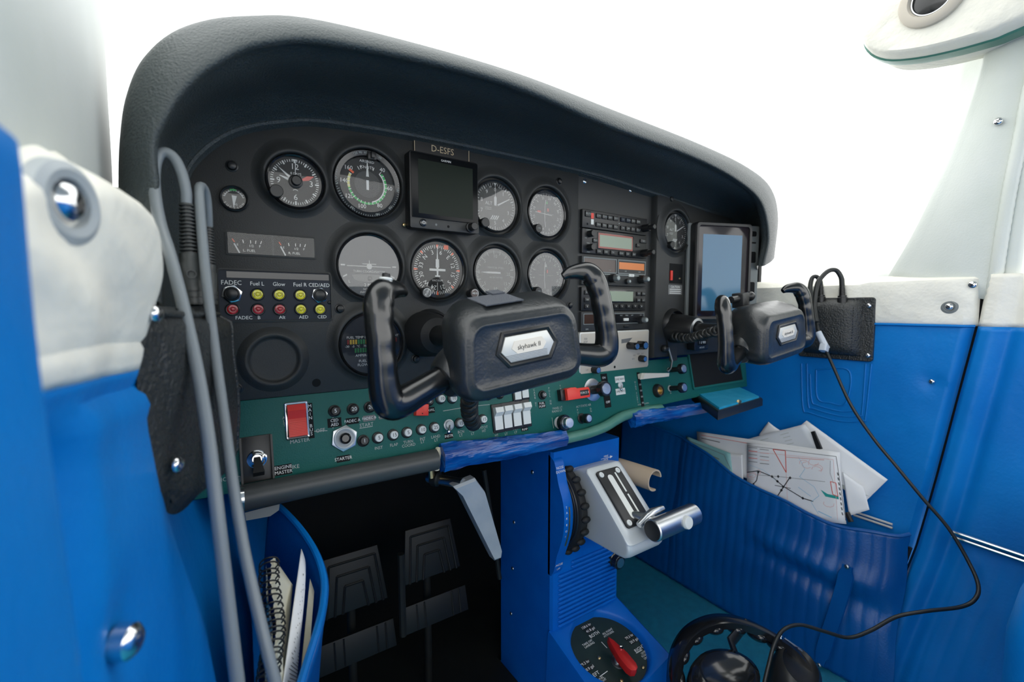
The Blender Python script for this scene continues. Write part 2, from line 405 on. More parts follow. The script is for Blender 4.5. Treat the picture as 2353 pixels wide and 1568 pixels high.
# windscreen post, wing root cover and door frame above the right wall
tr = empty('trim_1'); tag(tr, 'white plastic windscreen post on the passenger side', kind='structure')
L0 = [(2040, 650), (2105, 540), (2165, 415), (2215, 295), (2258, 170), (2280, 80), (2300, -20), (2330, -140)]
L1 = [(2275, 690), (2290, 590), (2312, 450), (2330, 350), (2350, 230), (2372, 110), (2395, 0), (2420, -140)]
A_ = crom([atX(*p, 1.075) for p in L0], 24); B_ = crom([atX(*p, 1.062) for p in L1], 24)
b = MB(); rows = []
for p, q in zip(A_, B_):
    row = [p+Vector((.10, .07, 0)), p+Vector((.035, .018, 0)), p+Vector((.010, .003, 0))]
    for k in range(9):
        t = k/8; v = p.lerp(q, t); v.x -= .014*math.sin(math.pi*(t*.75+.12)); row.append(v)
    row.append(q+Vector((.02, -.003, 0))); rows.append(crom(row, 22))
b.grid(rows); solid(b.build('post_cover', 'white_plastic', tr), .003, 1)
v = atX(2294, 279, 1.046); screw(tr, 0, 0, 0, .0058, M=Matrix.Translation(v) @ roty(-90))
pts = crom([atX(*p, 1.052) for p in ((2282, 684), (2300, 560), (2322, 430), (2345, 320), (2368, 200), (2400, 60))], 70)
b = MB(); b.tube(pts, [.0085+.0007*(k % 2) for k in range(70)], 10); b.build('ribbed_windlace', 'white_plastic', tr)
pts = crom([atX(*p, 1.066) for p in ((2312, 700), (2330, 560), (2350, 430), (2372, 300), (2400, 100))], 14)
b = MB(); b.tube(pts, .013, 10); b.build('door_frame_tube', 'white_plastic', tr)
# overhead wing root cover with its round air vent
wrc = empty('trim_2'); tag(wrc, 'white padded wing root cover over the windscreen corner', kind='structure')
oc = [(2300, 60), (2240, 82), (2160, 104), (2090, 118), (2030, 122), (1992, 108), (1978, 80), (1990, 45), (2020, 5), (2070, -50), (2140, -110), (2260, -150), (2380, -120), (2400, 0)]
oc = crom([atX(*p, .985) for p in oc], 48, True)
c_ = sum(oc, Vector())/len(oc)
b = MB()
def scl(k, dx): return [Vector((p.x+dx, c_.y+(p.y-c_.y)*k, c_.z+(p.z-c_.z)*k)) for p in oc]
b.rings([scl(1.0, .10), scl(1.03, .03), scl(1.02, .012), scl(.98, .003), scl(.92, 0), scl(.7, 0)][::-1], True, True)
b.build('padded_cover', 'white_vinyl', wrc)
b = MB(); b.rings([scl(1.06, .055), scl(1.075, .045), scl(1.07, .030), scl(1.0, .026)][::-1], False, False); b.build('torn_green_edge', 'green_lip', wrc, label='green edge strip')
vc = atX(2143, -6, .983)
av = empty('air_vent', vc, (R(90), 0, R(-90))); tag(av, 'round beige fresh air vent in the white overhead cover', 'air vent')
b = MB(); b.lathe([(.043, -.012), (.0425, .004), (.039, .007), (.030, .008), (.027, .004), (.026, -.004)], 40, cap1=False); b.build('ring', 'beige_panel', av)
b = MB(); b.lathe([(.026, -.004), (.024, .002), (.015, .006), (.004, .0075)], 32); b.build('vent_lens', 'black_gloss', av)
b = MB(); b.lathe([(.0265, -.002), (.0262, .0035), (.0245, .0035)], 40, cap1=False); b.build('inner_rim', 'steel', av)
v = atX(2101, 56, .983); screw(wrc, 0, 0, 0, .004, 'steel', M=Matrix.Translation(v) @ roty(-90))
# windscreen
b = MB(); rows = []
for j in range(13):
    t = j/12; z = .84+.46*t; y0 = .42-.74*t**.9
    rows.append([(-.13+1.32*i/24, y0-.30*abs(2*i/24-1)**2.6*(1-.25*t), z) for i in range(25)])
b.grid(rows); tag(b.build('window_1', 'windshield'), 'clear curved windscreen ahead of the panel', kind='structure')

# left cabin wall beside the pilot
wl = empty('wall_left'); tag(wl, 'blue and white padded cabin side wall beside the camera', kind='structure')
PLAN = [(-.070, -.400), (-.056, -.388), (-.0440, -.375), (-.0370, -.345), (-.0315, -.305), (-.0265, -.275), (-.0240, -.252), (-.0255, -.234), (-.0330, -.215), (-.0350, -.10), (-.0350, .06), (-.0350, .36)]
PLANS = crom([(x, y, 0) for x, y in PLAN], 80)
def wallL(i, z):
    p = PLANS[i]; k = sm((.62-z)/.30)
    x = p.x+k*(.012+.16*max(0., p.y+.30))*1.0; y = p.y
    if z < .60: x += .010*sm((.60-z)/.1)*math.exp(-((y+.24)/.03)**2)
    x -= .014*sm((-.332-y)/.03)*sm((.668-z)/.02)
    x -= .006*gauss(y, z, -.3212, .5606, .02)+.006*gauss(y, z, -.345, .7355, .017)
    return Vector((x, y, z))
b = MB(); rows = []
for j in range(29):
    t = j/28; row = []
    for i in range(80):
        zt = .748+.020*sm((PLANS[i].y+.385)/.08)-.010*sm((PLANS[i].y+.272)/.04)
        zb = .6745-.007*sm((PLANS[i].y+.38)/.14); z = zb+(zt-zb)*t; p = wallL(i, z)
        g_ = sm((PLANS[i].y+.345)/.05); p.x += .0035*math.sin(math.pi*t)**.6*(1-g_)+g_*(-.0045+.0105*sm(t/.6))-.03*sm((t-.70)/.3)**2-.0014*math.sin(t*13+p.y*90)*math.sin(math.pi*t)*(1-.7*g_)
        if t < .16: p.x += .0008*math.sin(math.pi*t/.16)-.0016*math.exp(-((t-.16)/.03)**2)
        row.append(p)
    rows.append(row)
b.grid(rows); solid(b.build('upper_trim', 'white_vinyl', wl, label='off-white padded upper trim'), .004, -1)
b = MB(); rows = []
for j in range(61):
    t = j/60
    row = []
    for i in range(80):
        zb = .6745-.007*sm((PLANS[i].y+.38)/.14); z = zb*(1-t**1.3); p = wallL(i, z); q = zb-z; p.x -= .0045*sm((PLANS[i].y+.345)/.05)*(1-sm(q/.09))
        if q < .08: p.x += .0022*math.exp(-((q-.018)/.006)**2)-.0025*math.exp(-((q-.008)/.004)**2)
        row.append(p)
    rows.append(row)
b.grid(rows[::-1]); solid(b.build('lower_trim', 'blue', wl, label='blue vinyl lower trim'), .004, -1)
nL = Vector((.90, -.44, 0)).normalized(); ML = Matrix.Rotation(math.atan2(nL.x, -nL.y)*1., 4, 'Z') @ rotx(90)
def leftscrew(px, py, t, r, name, prof, n, material, lift=0.):
    c = atD(px, py, t); bb = MB(); bb.M = Matrix.Translation(c+nL*lift) @ ML; bb.lathe(prof, n); return bb.build(name, material, wl)
leftscrew(160, 468, .157, 0, 'trim_washer', [(.0150, -.003), (.0142, .001), (.0115, .0025), (.0085, .0018), (.0075, -.001)], 40, 'washer_grey', -.001)
leftscrew(158, 465, .157, 0, 'screw', [(.0068, -.003), (.0064, .0012), (.0045, .0030), (.002, .0037)], 24, 'chrome', -.0005)
leftscrew(295, 1475, .189, 0, 'screw', [(.0075, -.004), (.0070, .0015), (.005, .0035), (.002, .0044)], 20, 'chrome', .0)
# white windscreen post above it and the blue door post nearest the camera
tl = empty('trim_3'); tag(tl, 'white windscreen post in the upper corner beside the pilot', kind='structure')
b = MB(); rows = []
for (xa, y) in ((246, -120), (248, 0), (252, 120), (258, 240), (266, 360), (270, 470)):
    rows.append([atX(xa, y, -.058)+Vector((-.06, .05, 0)), atX(xa+2, y, -.060), atX(xa-12, y, -.056), atX(xa-60, y, -.053), atX(xa-140, y, -.051), atX(xa-230, y, -.050), atX(xa-330, y, -.055)])
b.grid(rows); subd(b.build('post_cover', 'white_plastic', tl), 2)
tb = empty('trim_4'); tag(tb, 'blue padded door post at the edge of the picture beside the camera', kind='structure')
b = MB(); rs = []
for k in range(24):
    t = k/13 if k < 12 else 11/13+(2/13)*(k-11)/12; z = .18+(.7465-.18)*t; kk = 1-.5*max(0, (t-.985)/.015)**2
    rs.append([(-.055+(x+.0537+.0042*sm((.71-z)/.14))*kk, -.43+(y+.43)*kk+.003*(1-t), z) for x, y in ((-.085, -.49), (-.037, -.49), (-.0350, -.45), (-.0338, -.42), (-.0336, -.402), (-.0370, -.3935), (-.046, -.3915), (-.085, -.394))]); q_ = crom([(*p[:2], 0) for p in rs[-1]], 40, True); rs[-1] = [(p.x, p.y, z) for p in q_]
b.rings(rs, True, True); b.build('padded_post', 'blue', tb, smooth=75)

# ================================================================== glareshield
gs = empty('glareshield', (0, 0, 0)); tag(gs, 'black padded leather-grained glareshield hood arching over the instrument panel', 'glareshield')
ARCH = [(-.014, -.06), (-.014, .05), (-.014, .105), (-.004, .142), (.030, .177), (.0789, .198), (.1285, .208), (.2575, .2141), (.509, .2158), (.664, .2068), (.82, .1946), (.93, .186), (.985, .16), (1.0, .10), (1.0, .04)]
RIM = [(376, 700), (372, 480), (362, 350), (380, 290), (428, 215), (500, 155), (610, 110), (790, 112), (1150, 195), (1400, 296), (1592, 366), (1692, 418), (1744, 468), (1760, 545), (1748, 612)]
CRE = [(280, 640), (276, 430), (279, 310), (293, 212), (335, 125), (420, 62), (560, 38), (760, 55), (1150, 160), (1400, 252), (1600, 330), (1710, 382), (1765, 428), (1783, 490), (1775, 590)]
YR = [-.15]*10+[-.135, -.12, -.105, -.095, -.09]
S_ = 90
a_ = crom([(x, -.001, .70+z) for x, z in ARCH], S_); r_ = crom([atY(p[0], p[1], y) for p, y in zip(RIM, YR)], S_); c_ = crom([atY(p[0], p[1], y+.028) for p, y in zip(CRE, YR)], S_)
rows = []
for k in range(S_):
    a, r, c = a_[k], r_[k], c_[k]
    out = (c-r); out.y = 0; out = out.normalized() if out.length > 1e-6 else Vector((0, 0, 1))
    m1 = a.lerp(r, .35)+out*.012; m2 = a.lerp(r, .75)+out*.006
    n = r.lerp(c, .5)+Vector((0, -.010, 0))+out*.002; r2 = r+Vector((0, .010, 0))+out*.005; r3 = r+Vector((0, -.006, 0))+out*.004
    lip = a-out*.004+Vector((0, -.004, 0))
    d1 = c+Vector((0, .05, 0))+out*.004; d2 = c+Vector((0, .20, 0))-out*.012
    rows.append([a-out*.006+Vector((0, .006, 0)), lip]+crom([a+out*.002+Vector((0, -.010, 0)), m1, m2, r2, r, r3, n, c, d1, d2], 52))
b = MB(); b.grid(rows); b.build('hood', 'glare', gs, smooth=60)
# edge roll where the hood meets the panel
b = MB(); b.tube([p+Vector((0, -.006, .0)) for p in a_[12:68]], .0036, 8); b.build('edge_piping', 'glare', gs)

# ================================================================== instrument panel
ip = pan('instrument_panel', 0, 0); tag(ip, 'black textured instrument panel holding all the round flight gauges', 'instrument panel')
def offs(A, d): return [(x, z+d) for x, z in A]
b = MB(); o = [(-.016, -.101), (.508, -.101), (.508, .2175)]+[(p.x, p.z-.70+.003) for p in a_[::-1] if p.x < .50 and p.z > .70+.05]+[(-.016, .05)]
b.prism(o, -.02, 0, .003); b.build('pilot_face', 'panel', ip, label='embossed black cover around the flight gauges')
b = MB(); b.prism([(.508, -.100), (.692, -.100), (.692, .215), (.508, .2175)], -.02, -.004); b.build('radio_face', 'panel_flat', ip)
b = MB(); o = [(.690, -.096), (1.004, -.096), (1.004, .10), (.99, .155), (.93, .187), (.82, .196), (.690, .214)]
b.prism(o, -.02, .010, .006); b.build('passenger_face', 'panel', ip)
b = MB(); b.tube([(.508, .2145, .004), (.60, .2115, .004), (.668, .2075, .004), (.692, .204, .004)], .003, 6); b.build('edge_strip', 'glare', ip)
def surround(x, y, r, dy=.004, h=.0075, base=0., w=.011, n=48):
    b = MB(); prof = [(r+w+.002, 0, 1.), (r+w*.75, .18, 1.), (r+w*.5, .55, .7), (r+w*.25, .92, .35), (r+w*.1, 1., .1), (r+.0006, .9, 0.), (r, .6, 0.), (r, 0, 0.)]
    b.rings([[(x+q*math.cos(2*math.pi*k/n), y+s*dy+q*math.sin(2*math.pi*k/n), base+h*hz) for k in range(n)] for q, hz, s in prof], False, False)
    return b.build('dial_surround', 'panel', ip, smooth=70)
COLS = (.1682, .2578, .3482, .4403); ROWS = (.1420, .0487, -.0455)
for x, y, r in ((.0889, .1369, .0300), (COLS[0], .146, .0405), (COLS[2], ROWS[0], .0395), (COLS[3], ROWS[0], .0395), (COLS[0], ROWS[1], .0393), (COLS[1], ROWS[1], .0393), (COLS[2], ROWS[1], .0393), (COLS[3], ROWS[1], .0393), (COLS[0], ROWS[2], .0393)):
    surround(x, y, r)
surround(.7405, .1402, .0385, base=.010)
b = MB(); n = 48                                            # blank dished position
b.rings([[(.0615+q*math.cos(2*math.pi*k/n), -.0578+q*math.sin(2*math.pi*k/n), z) for k in range(n)] for q, z in ((.036, 0), (.033, .002), (.029, .0050), (.0262, .0056), (.0245, .0030), (.0228, .0012), (.0215, .0010), (.005, .0012))])
b.build('blank_dish', 'panel', ip, smooth=70)
for (x, y) in ((.0297, .1445), (.1327, -.0024), (.226, -.0678), (.025, -.0869), (.4661, .1947), (.4902, .0026)):
    b = MB(); b.lathe([(.0060, 0), (.0058, .0008), (.0047, .0012), (.0046, .0022), (.0036, .0040), (.0015, .0048)], 20, x, y); b.build('dome_screw', 'black', ip)
b = MB(); b.lathe([(.0052, .010), (.0042, .0125), (.002, .0135)], 16, .7285, .2002); b.build('dome_screw', 'black', ip)
screw(ip, *PN(1343, 416.7, -.004), -.004, .0045); screw(ip, *PN(1448, 437.5, -.004), -.004, .0038)
b = MB(); b.lathe([(.0048, .0002), (.0001, .00025)], 20, .1042, -.0879); b.build('open_hole', 'black_matte', ip)
b = MB(); b.box(.728, .767, .0445, .0815, .0101, .0106); b.build('switch_opening', 'black_matte', ip)
b = MB(); b.box(.729, .735, .050, .068, .0106, .0125); b.build('red_guard', 'red_plastic', ip, label='red guard in the opening')
b = MB(); b.lathe([(.002, .0107), (.0012, .0125)], 10, .758, .054); b.build('amber_stud', 'brass', ip)
b = MB(); b.box(.7252, .7668, .0232, .0415, .0101, .0106, r=.001); cl = b.build('caution_placard', 'ink_grey', ip, label='small grey caution placard')
b = MB(); b.text('CAUTION', .746, .0375, .0042, .0108)
for k in range(3): b.box(.729, .763, .0325-k*.0036, .0337-k*.0036, .0106, .0108)
b.build('lettering', 'ink', cl)
# sockets the control columns run through
for (x, z0) in ((.2475, 0.), (.7415, .010)):
    b = MB(); b.lathe([(.031, z0), (.029, z0+.006), (.026, z0+.010), (.024, z0+.006), (.022, z0+.001)], 32, x, -.0335); b.build('column_collar', 'black', ip)
# ================================================================== round gauges
def dial(name, x, y, r, label, cat='gauge', out=0., face='face', glass='dial_glass', rim=None, hole=True):
    t = pan(name, x, y, out); tag(t, label, cat)
    b = MB(); b.lathe([(r, .0002), (r-.0004, .0006), (.002, .0007)], 40); b.build('face', face, t)
    if rim:
        b = MB(); b.lathe([(r+.0002, 0), (r+.0002, .0048), (r-.0008, .0056), (r-.0022, .0044), (r-.0022, .0008)], 40, cap1=False); b.build('bezel', rim, t)
    g = MB(); g.lathe([(r-.0004, .0034), (r*.7, .0037), (r*.3, .0039), (.001, .0040)], 40, cap1=True); g.build('cover_glass', glass, t)
    return t
def nums(b, items, r, h, z=.0010, turn=False, sx=1.):
    for t, a in items: b.text(t, r*math.sin(R(a)), r*math.cos(R(a)), h, z, -a if turn else 0, sx)
def knob(parent, x, y, z, r, h, material='black', name='knob', ribs=0, cap=None, label=None):
    b = MB(); n = 24
    if ribs:
        rs = []
        for q, zz in ((1, 0), (1, h*.85), (.9, h)):
            rs.append([(x+r*q*(1+(.05 if k % 2 else -.05))*math.cos(2*math.pi*k/(2*ribs)), y+r*q*(1+(.05 if k % 2 else -.05))*math.sin(2*math.pi*k/(2*ribs)), z+zz) for k in range(2*ribs)])
        b.rings(rs, False, True)
    else: b.lathe([(r, z), (r, z+h*.82), (r*.93, z+h*.95), (r*.8, z+h)], n, x, y)
    o = b.build(name, material, parent, label=label)
    if cap:
        c = MB(); c.lathe([(r*.72, z+h), (r*.70, z+h+.0005), (r*.1, z+h+.0006)], 20, x, y); c.build('cap', cap, o)
    return o
def hand(b, a, r0, r1, w, z, w2=None): b.tick(0, 0, a, r0, r1, w, z, w2)

t = dial('suction_gauge', .0302, .1113, .0128, 'tiny round suction gauge with green arc, left of the clock', rim='black')
b = MB(); b.arc(0, 0, -75, -20, .0080, .0088, .0010); b.arc(0, 0, 20, 75, .0080, .0088, .0010)
for a in range(-75, 76, 15): b.tick(0, 0, a, .0078, .0098, .0006, .0010)
nums(b, (('4', -48), ('5', 0), ('6', 48)), .0112, .0021); b.text('HG', .001, -.0055, .0020, .001)
for k, ch in enumerate('SUCTION'): b.text(ch, .0092*math.sin(R(-62+k*20.5)), -.0092*math.cos(R(-62+k*20.5)), .0022, .001, -62+k*20.5)
b.build('scale', 'ink', t)
b = MB(); b.arc(0, 0, -22, 16, .0083, .0100, .0012); b.build('green_arc', 'green_arc', t)
b = MB(); b.quad(.0004, .0032, -.0006, -.0088, .0046, .0018, .0002); b.build('needle', 'ink', t)

t = dial('cockpit_clock', .0889, .1369, .0292, 'round eight-day clock with one red hand and black centre knob', 'clock', rim='black_gloss')
b = MB()
for k in range(60): b.tick(0, 0, k*6, .0218 if k % 5 else .0205, .0245, .0007 if k % 5 else .0016, .001)
b.quad(0, .0245, 0, .0205, .0045, .0011, .0004)
nums(b, (('12', 0), ('3', 90), ('6', 180), ('9', 270)), .0165, .0062); b.text('8 DAYS', .001, .0092, .0024, .001); b.arc(0, -.0110, -50, 50, .0028, .0034, .001)
b.build('dial_markings', 'ink', t)
b = MB(); hand(b, 311, .004, .0215, .0032, .0016, .0004); hand(b, 289, .004, .0165, .0040, .0017, .0005); hand(b, 2, .003, .022, .0008, .0019); b.build('clock_hands', 'ink', t)
b = MB(); hand(b, 66, .004, .0150, .0010, .0018, .0050); b.quad(.0130, .0058, .0190, .0085, .0050, .0018, .0006); b.build('red_hand', 'red_hand', t)
b = MB(); b.lathe([(.0072, .003), (.0072, .0052), (.0058, .0058), (.0050, .0058), (.0050, .0100), (.0044, .0106)], 28); b.build('centre_knob', 'black', t)
b = MB(); b.lathe([(.0046, .002), (.0046, .009), (.0066, .0092), (.0066, .0155), (.006, .016)], 24, -.0205, -.0150); b.build('winding_knob', 'black', t)

t = dial('airspeed_indicator', COLS[0], .146, .0398, 'large airspeed indicator with green and yellow arcs, beside the clock', out=0.)
b = MB(); b.lathe([(.0398, .0004), (.0395, .0042), (.0385, .0052), (.0330, .0040), (.0318, .0010)], 48, cap1=False); b.build('rotating_bezel', 'black_gloss', t)
b = MB()
for k in range(56): b.tick(0, 0, 60+k*4.2, .0362, .0378, .0004, .0058 if False else .0051)
nums(b, (('100', 93), ('120', 133), ('140', 163), ('160', 212)), .0357, .0026, .0052, True)
nums(b, (('120', -24), ('90', -14), ('60', -4), ('0', 14), ('-30', 23)), .0357, .0026, .0052, True)
for k, ch in enumerate('PRESS ALT'):
    if ch != ' ': b.text(ch, .0357*math.sin(R(236+k*4.5)), .0357*math.cos(R(236+k*4.5)), .0022, .0052, -(236+k*4.5)-180+180)
b.build('bezel_numbers', 'ink_dim', t)
b = MB()
b.arc(0, 0, 45, 165, .0198, .0212, .0011)
for a in list(range(45, 300, 12)): b.tick(0, 0, a, .0205, .0238, .0008, .0014)
for a in (-30, -22, 22): b.tick(0, 0, a, .0185, .0225, .0008, .0012)
nums(b, (('40', 43), ('60', 92), ('80', 148), ('100', 195), ('120', 233), ('140', 272), ('160', 307)), .0272, .0047)
b.text('AIRSPEED', 0, .0268, .0029, .001); b.text('KNOTS', 0, .0200, .0033, .001)
b.text('MPH', -.0085, .0085, .0026, .0012, 55); b.text('MPH', .0085, .0088, .0026, .0012, -48); b.text('200', -.0028, .0088, .0034, .0012); b.text('40', .0045, .0078, .0034, .0012, -20)
b.quad(0, -.0065, 0, .0050, .0030, .0019)
b.build('scale', 'ink', t)
b = MB(); b.arc(0, 0, 50, 255, .0212, .0236, .0012); b.build('green_arc', 'green_arc', t)
b = MB(); b.arc(0, 0, 255, 298, .0207, .0236, .0012); b.build('yellow_arc', 'yellow_arc', t)
b = MB(); b.tick(0, 0, 305, .0195, .0255, .0026, .0015); b.build('limit_mark', 'orange', t)
b = MB(); b.lathe([(.0158, .0009), (.0155, .0013), (.001, .0014)], 36); b.build('inner_disc', 'panel_flat', t)
b = MB(); b.quad(0, .009, 0, .0285, .0034, .0022, .0004); b.build('needle', 'ink', t)
b = MB(); b.M = Matrix.Translation((.0045, .0330, .004)); b.box(-.0050, .0050, -.0045, .0045, 0, .004, .001); b.box(-.0020, .0020, -.0035, .0035, .004, .008, .0008); b.build('bezel_knob', 'black', t)

for nm, x, lab, o_, r_in in (('altimeter', COLS[2], 'round altimeter right of the square display, black knob at lower left', 0., .0392), ('standby_altimeter', .7405, 'pale round altimeter on the passenger side panel', .010, .0382)):
    y = ROWS[0] if o_ == 0 else .1402
    t = dial(nm, x, y, r_in-.003, lab, 'altimeter', out=o_, glass='dial_glass_veiled', rim='black')
    b = MB()
    for k in range(50): b.tick(0, 0, k*7.2, .0290 if k % 5 else .0275, .0325, .0005 if k % 5 else .0010, .001)
    nums(b, [(str(k), k*36) for k in range(10) if k != 2 and k != 6], .0232, .0052)
    b.quad(0, .0325, 0, .0285, .0055, .0012, .0004)
    b.text('ALT', -.0105, .0035, .0046, .001); b.text('100', -.008, .0262, .0022, .001, 18); b.text('FEET', .0085, .0262, .0022, .001, -18)
    b.text('CALIBRATED', -.0115, -.0025, .0013, .001); b.text('TO 20,000 FT', -.0115, -.0048, .0013, .001)
    for k in range(4): b.quad(-.0075+k*.0032, -.0185, -.0035+k*.0032, -.0125, .0016, .001)
    b.build('scale', 'ink', t)
    b = MB(); b.quad(0, .001, 0, .0120, .0040, .0018, .0044); b.quad(0, .0120, 0, .0150, .0044, .0018, .0004); b.quad(0, .015, 0, .0275, .0006, .0018); b.build('short_hand', 'ink', t)
    b = MB(); hand(b, 62, .004, .027, .0022, .0022, .0012); b.build('long_hand', 'ink', t)
    b = MB(); b.lathe([(.0052, .001), (.0052, .006), (.0066, .0062), (.0066, .014), (.0058, .0148)], 22, -.0235, -.0265); b.build('setting_knob', 'black', t)

for i, (y, lab) in enumerate(((ROWS[0], 'upper course indicator dial with red flags, black ribbed knob, next to the radios'), (ROWS[1], 'lower pale course indicator dial directly above the yoke, next to the radios'))):
    t = dial('course_indicator', COLS[3], y, .0362, lab, 'gauge', rim='black_gloss', glass='dial_glass_veiled', face='face_blue')
    b = MB(); rot = -225 if i == 0 else -160
    for k in range(72): b.tick(0, 0, k*5, .0288 if k % 2 else .0275, .0308, .0005 if k % 2 else .0008, .001)
    for k, s in enumerate(('N', '3', '6', 'E', '12', '15', 'S', '21', '24', 'W', '30', '33')): nums(b, ((s, k*30+rot),), .0238, .0038, turn=True)
    for k in range(-5, 6):
        if k: b.lathe([(.0005, .0011), (.0001, .0012)], 8, k*.0026, 0)
    b.build('compass_card', 'ink' if i == 0 else 'ink_dim', t)
    b = MB(); P = [(-.0035+.006*((k/8)-.5)**2*4*.0-.0028*math.cos((k/8-.5)*2.2)+.0028, .0205-.041*k/8) for k in range(9)]
    for p, q in zip(P, P[1:]): b.quad(*p, *q, .0008, .0020)
    b.build('vertical_needle', 'ink', t)
    if i == 0:
        b = MB(); b.quad(-.0215, .0008, .0105, -.0020, .0008, .0021); b.build('horizontal_needle', 'ink', t)
        b = MB(); b.box(-.0175, -.0105, .0005, .0035, .001, .0016); b.box(.0015, .0045, .0035, .0085, .001, .0016); b.build('red_flags', 'red_hand', t)
        b = MB(); b.quad(.001, .0150, .001, .0195, .004, .0012, .0004); b.build('green_pointer', 'green_arc', t)
    else:
        b = MB(); b.box(.0012, .0036, .0035, .0085, .001, .0016); b.build('red_flags', 'red_hand', t)
        b = MB(); b.quad(0, .0125, 0, .018, .0042, .0012, .0004); b.build('white_pointer', 'ink_dim', t)
    k_ = knob(t, -.0225, -.0255, .001, .0066, .012, 'black', 'course_knob', ribs=14)
    b = MB(); b.text('OBS', -.0225, -.0255, .0022, .0133); b.build('lettering', 'ink_dim', k_)

t = dial('turn_coordinator', COLS[0], ROWS[1], .0388, 'turn coordinator with small white aeroplane behind the pilot yoke grip', face='face_blue', rim='black_gloss', glass='dial_glass_veiled')
b = MB()
for s in (-1, 1):
    b.quad(s*.0285, .0008, s*.0335, .0008, .0016, .001); b.quad(s*.0265, -.0105, s*.0310, -.0130, .0016, .001)
b.quad(-.0265, 0, .0265, 0, .0009, .0013, .0009); b.quad(-.0085, .0030, .0085, .0030, .0008, .0013); b.quad(0, .001, 0, .0075, .0010, .0013, .0006)
b.lathe([(.0034, .0012), (.0010, .0020)], 16, 0, 0)
b.text('TURN COORDINATOR', 0, -.0062, .0026, .001); b.text('L', -.0240, -.0185, .0032, .001); b.text('R', .0240, -.0185, .0032, .001); b.text('2 MIN', 0, -.0225, .0036, .001); b.text('NO PITCH', 0, -.0275, .0024, .001); b.text('INFORMATION', 0, -.0312, .0024, .001)
b.build('dial_markings', 'ink', t)
b = MB(); b.prism([(-.0215, -.0105), (-.015, -.0098), (0, -.0094), (.015, -.0098), (.0215, -.0105), (.018, -.0165), (.010, -.0182), (0, -.0186), (-.010, -.0182), (-.018, -.0165)], .0008, .0016); b.build('slip_tube', 'ink_grey', t)
b = MB(); b.sph((0, -.0145, .0018), .0030, 12, 8, sz=.5); b.build('slip_ball', 'black_gloss', t)

t = dial('heading_indicator', COLS[1], ROWS[1], .0388, 'black heading indicator with white aeroplane, bold compass letters and orange marks', rim='black_gloss')
b = MB(); rot = -47
for k in range(72): b.tick(0, 0, k*5+rot, .0292 if k % 2 else .0278, .0325, .0008, .001)
for k, s in enumerate(('N', '3', '6', 'E', '12', '15', 'S', '21', '24', 'W', '30', '33')): nums(b, ((s, k*30+rot),), .0232, .0056, turn=True)
b.quad(0, .0030, 0, .0140, .0050, .0016, .0046); b.quad(0, .0140, 0, .0310, .0018, .0016, .0004)
b.quad(-.0115, 0, .0115, 0, .0030, .0018); b.quad(0, .004, 0, -.0090, .0030, .0017, .0022); b.quad(-.0035, -.0082, .0035, -.0082, .0020, .0019)
b.text('VACUUM', 0, -.0140, .0026, .001); b.quad(0, -.0165, 0, -.0310, .0006, .001)
b.build('compass_card', 'ink', t)
b = MB()
for a in (0, 45, 90, 135, 180, 270, 315): b.tick(0, 0, a, .0285 if a % 90 else .0275, .0330, .0008, .0014, .0030)
b.box(.0095, .0160, .0275, .0330, .001, .0018); b.build('orange_marks', 'orange', t)
for s, tx in ((-1, 'PUSH'), (1, 'HDG')):
    kx = -.0215 if s < 0 else .0480; ky = -.0305
    b = MB(); b.lathe([(.0048, .0), (.0048, .009), (.0070, .0092), (.0070, .0160), (.0063, .0168)], 24, kx, ky); o = b.build('setting_knob', 'black', t)
    b = MB(); b.lathe([(.0060, .0169), (.0005, .01695)], 24, kx, ky); b.build('cap', 'ink_grey' if s < 0 else 'brown_window', o)
    b = MB(); b.text(tx, kx, ky, .0026, .0171, 60 if s < 0 else 0); b.arc(kx, ky, -60, 150, .0048, .0053, .0171); b.build('lettering', 'ink', o)

t = dial('vertical_speed_indicator', COLS[2], ROWS[1], .0365, 'vertical speed indicator with needle pointing at zero, above the yoke hub', rim='black', glass='dial_glass_veiled')
b = MB()
for k in range(-40, 41):
    a = 270+k*4.25
    if abs(k) <= 40: b.tick(0, 0, a, .0285 if k % 5 else .0262, .0318, .0006 if k % 5 else .0011, .001)
nums(b, (('5', 312), ('10', 0), ('15', 48), ('5', 228), ('10', 180), ('15', 132)), .0232, .0047); b.text('0', -.0272, .0, .0047, .001); b.text('20', .0225, -.0015, .0047, .001)
b.text('VERTICAL SPEED', .001, .0070, .0026, .001); b.text('100 FEET PER MIN', .001, -.0070, .0020, .001)
b.text('UP', -.0285, .0065, .0018, .001); b.text('DN', -.0285, -.0065, .0018, .001)
b.build('scale', 'ink_dim', t)
b = MB(); b.quad(.0085, 0, -.0120, 0, .0026, .0019); b.quad(-.0120, 0, -.0240, 0, .0026, .0019, .0004); b.build('needle', 'ink', t)

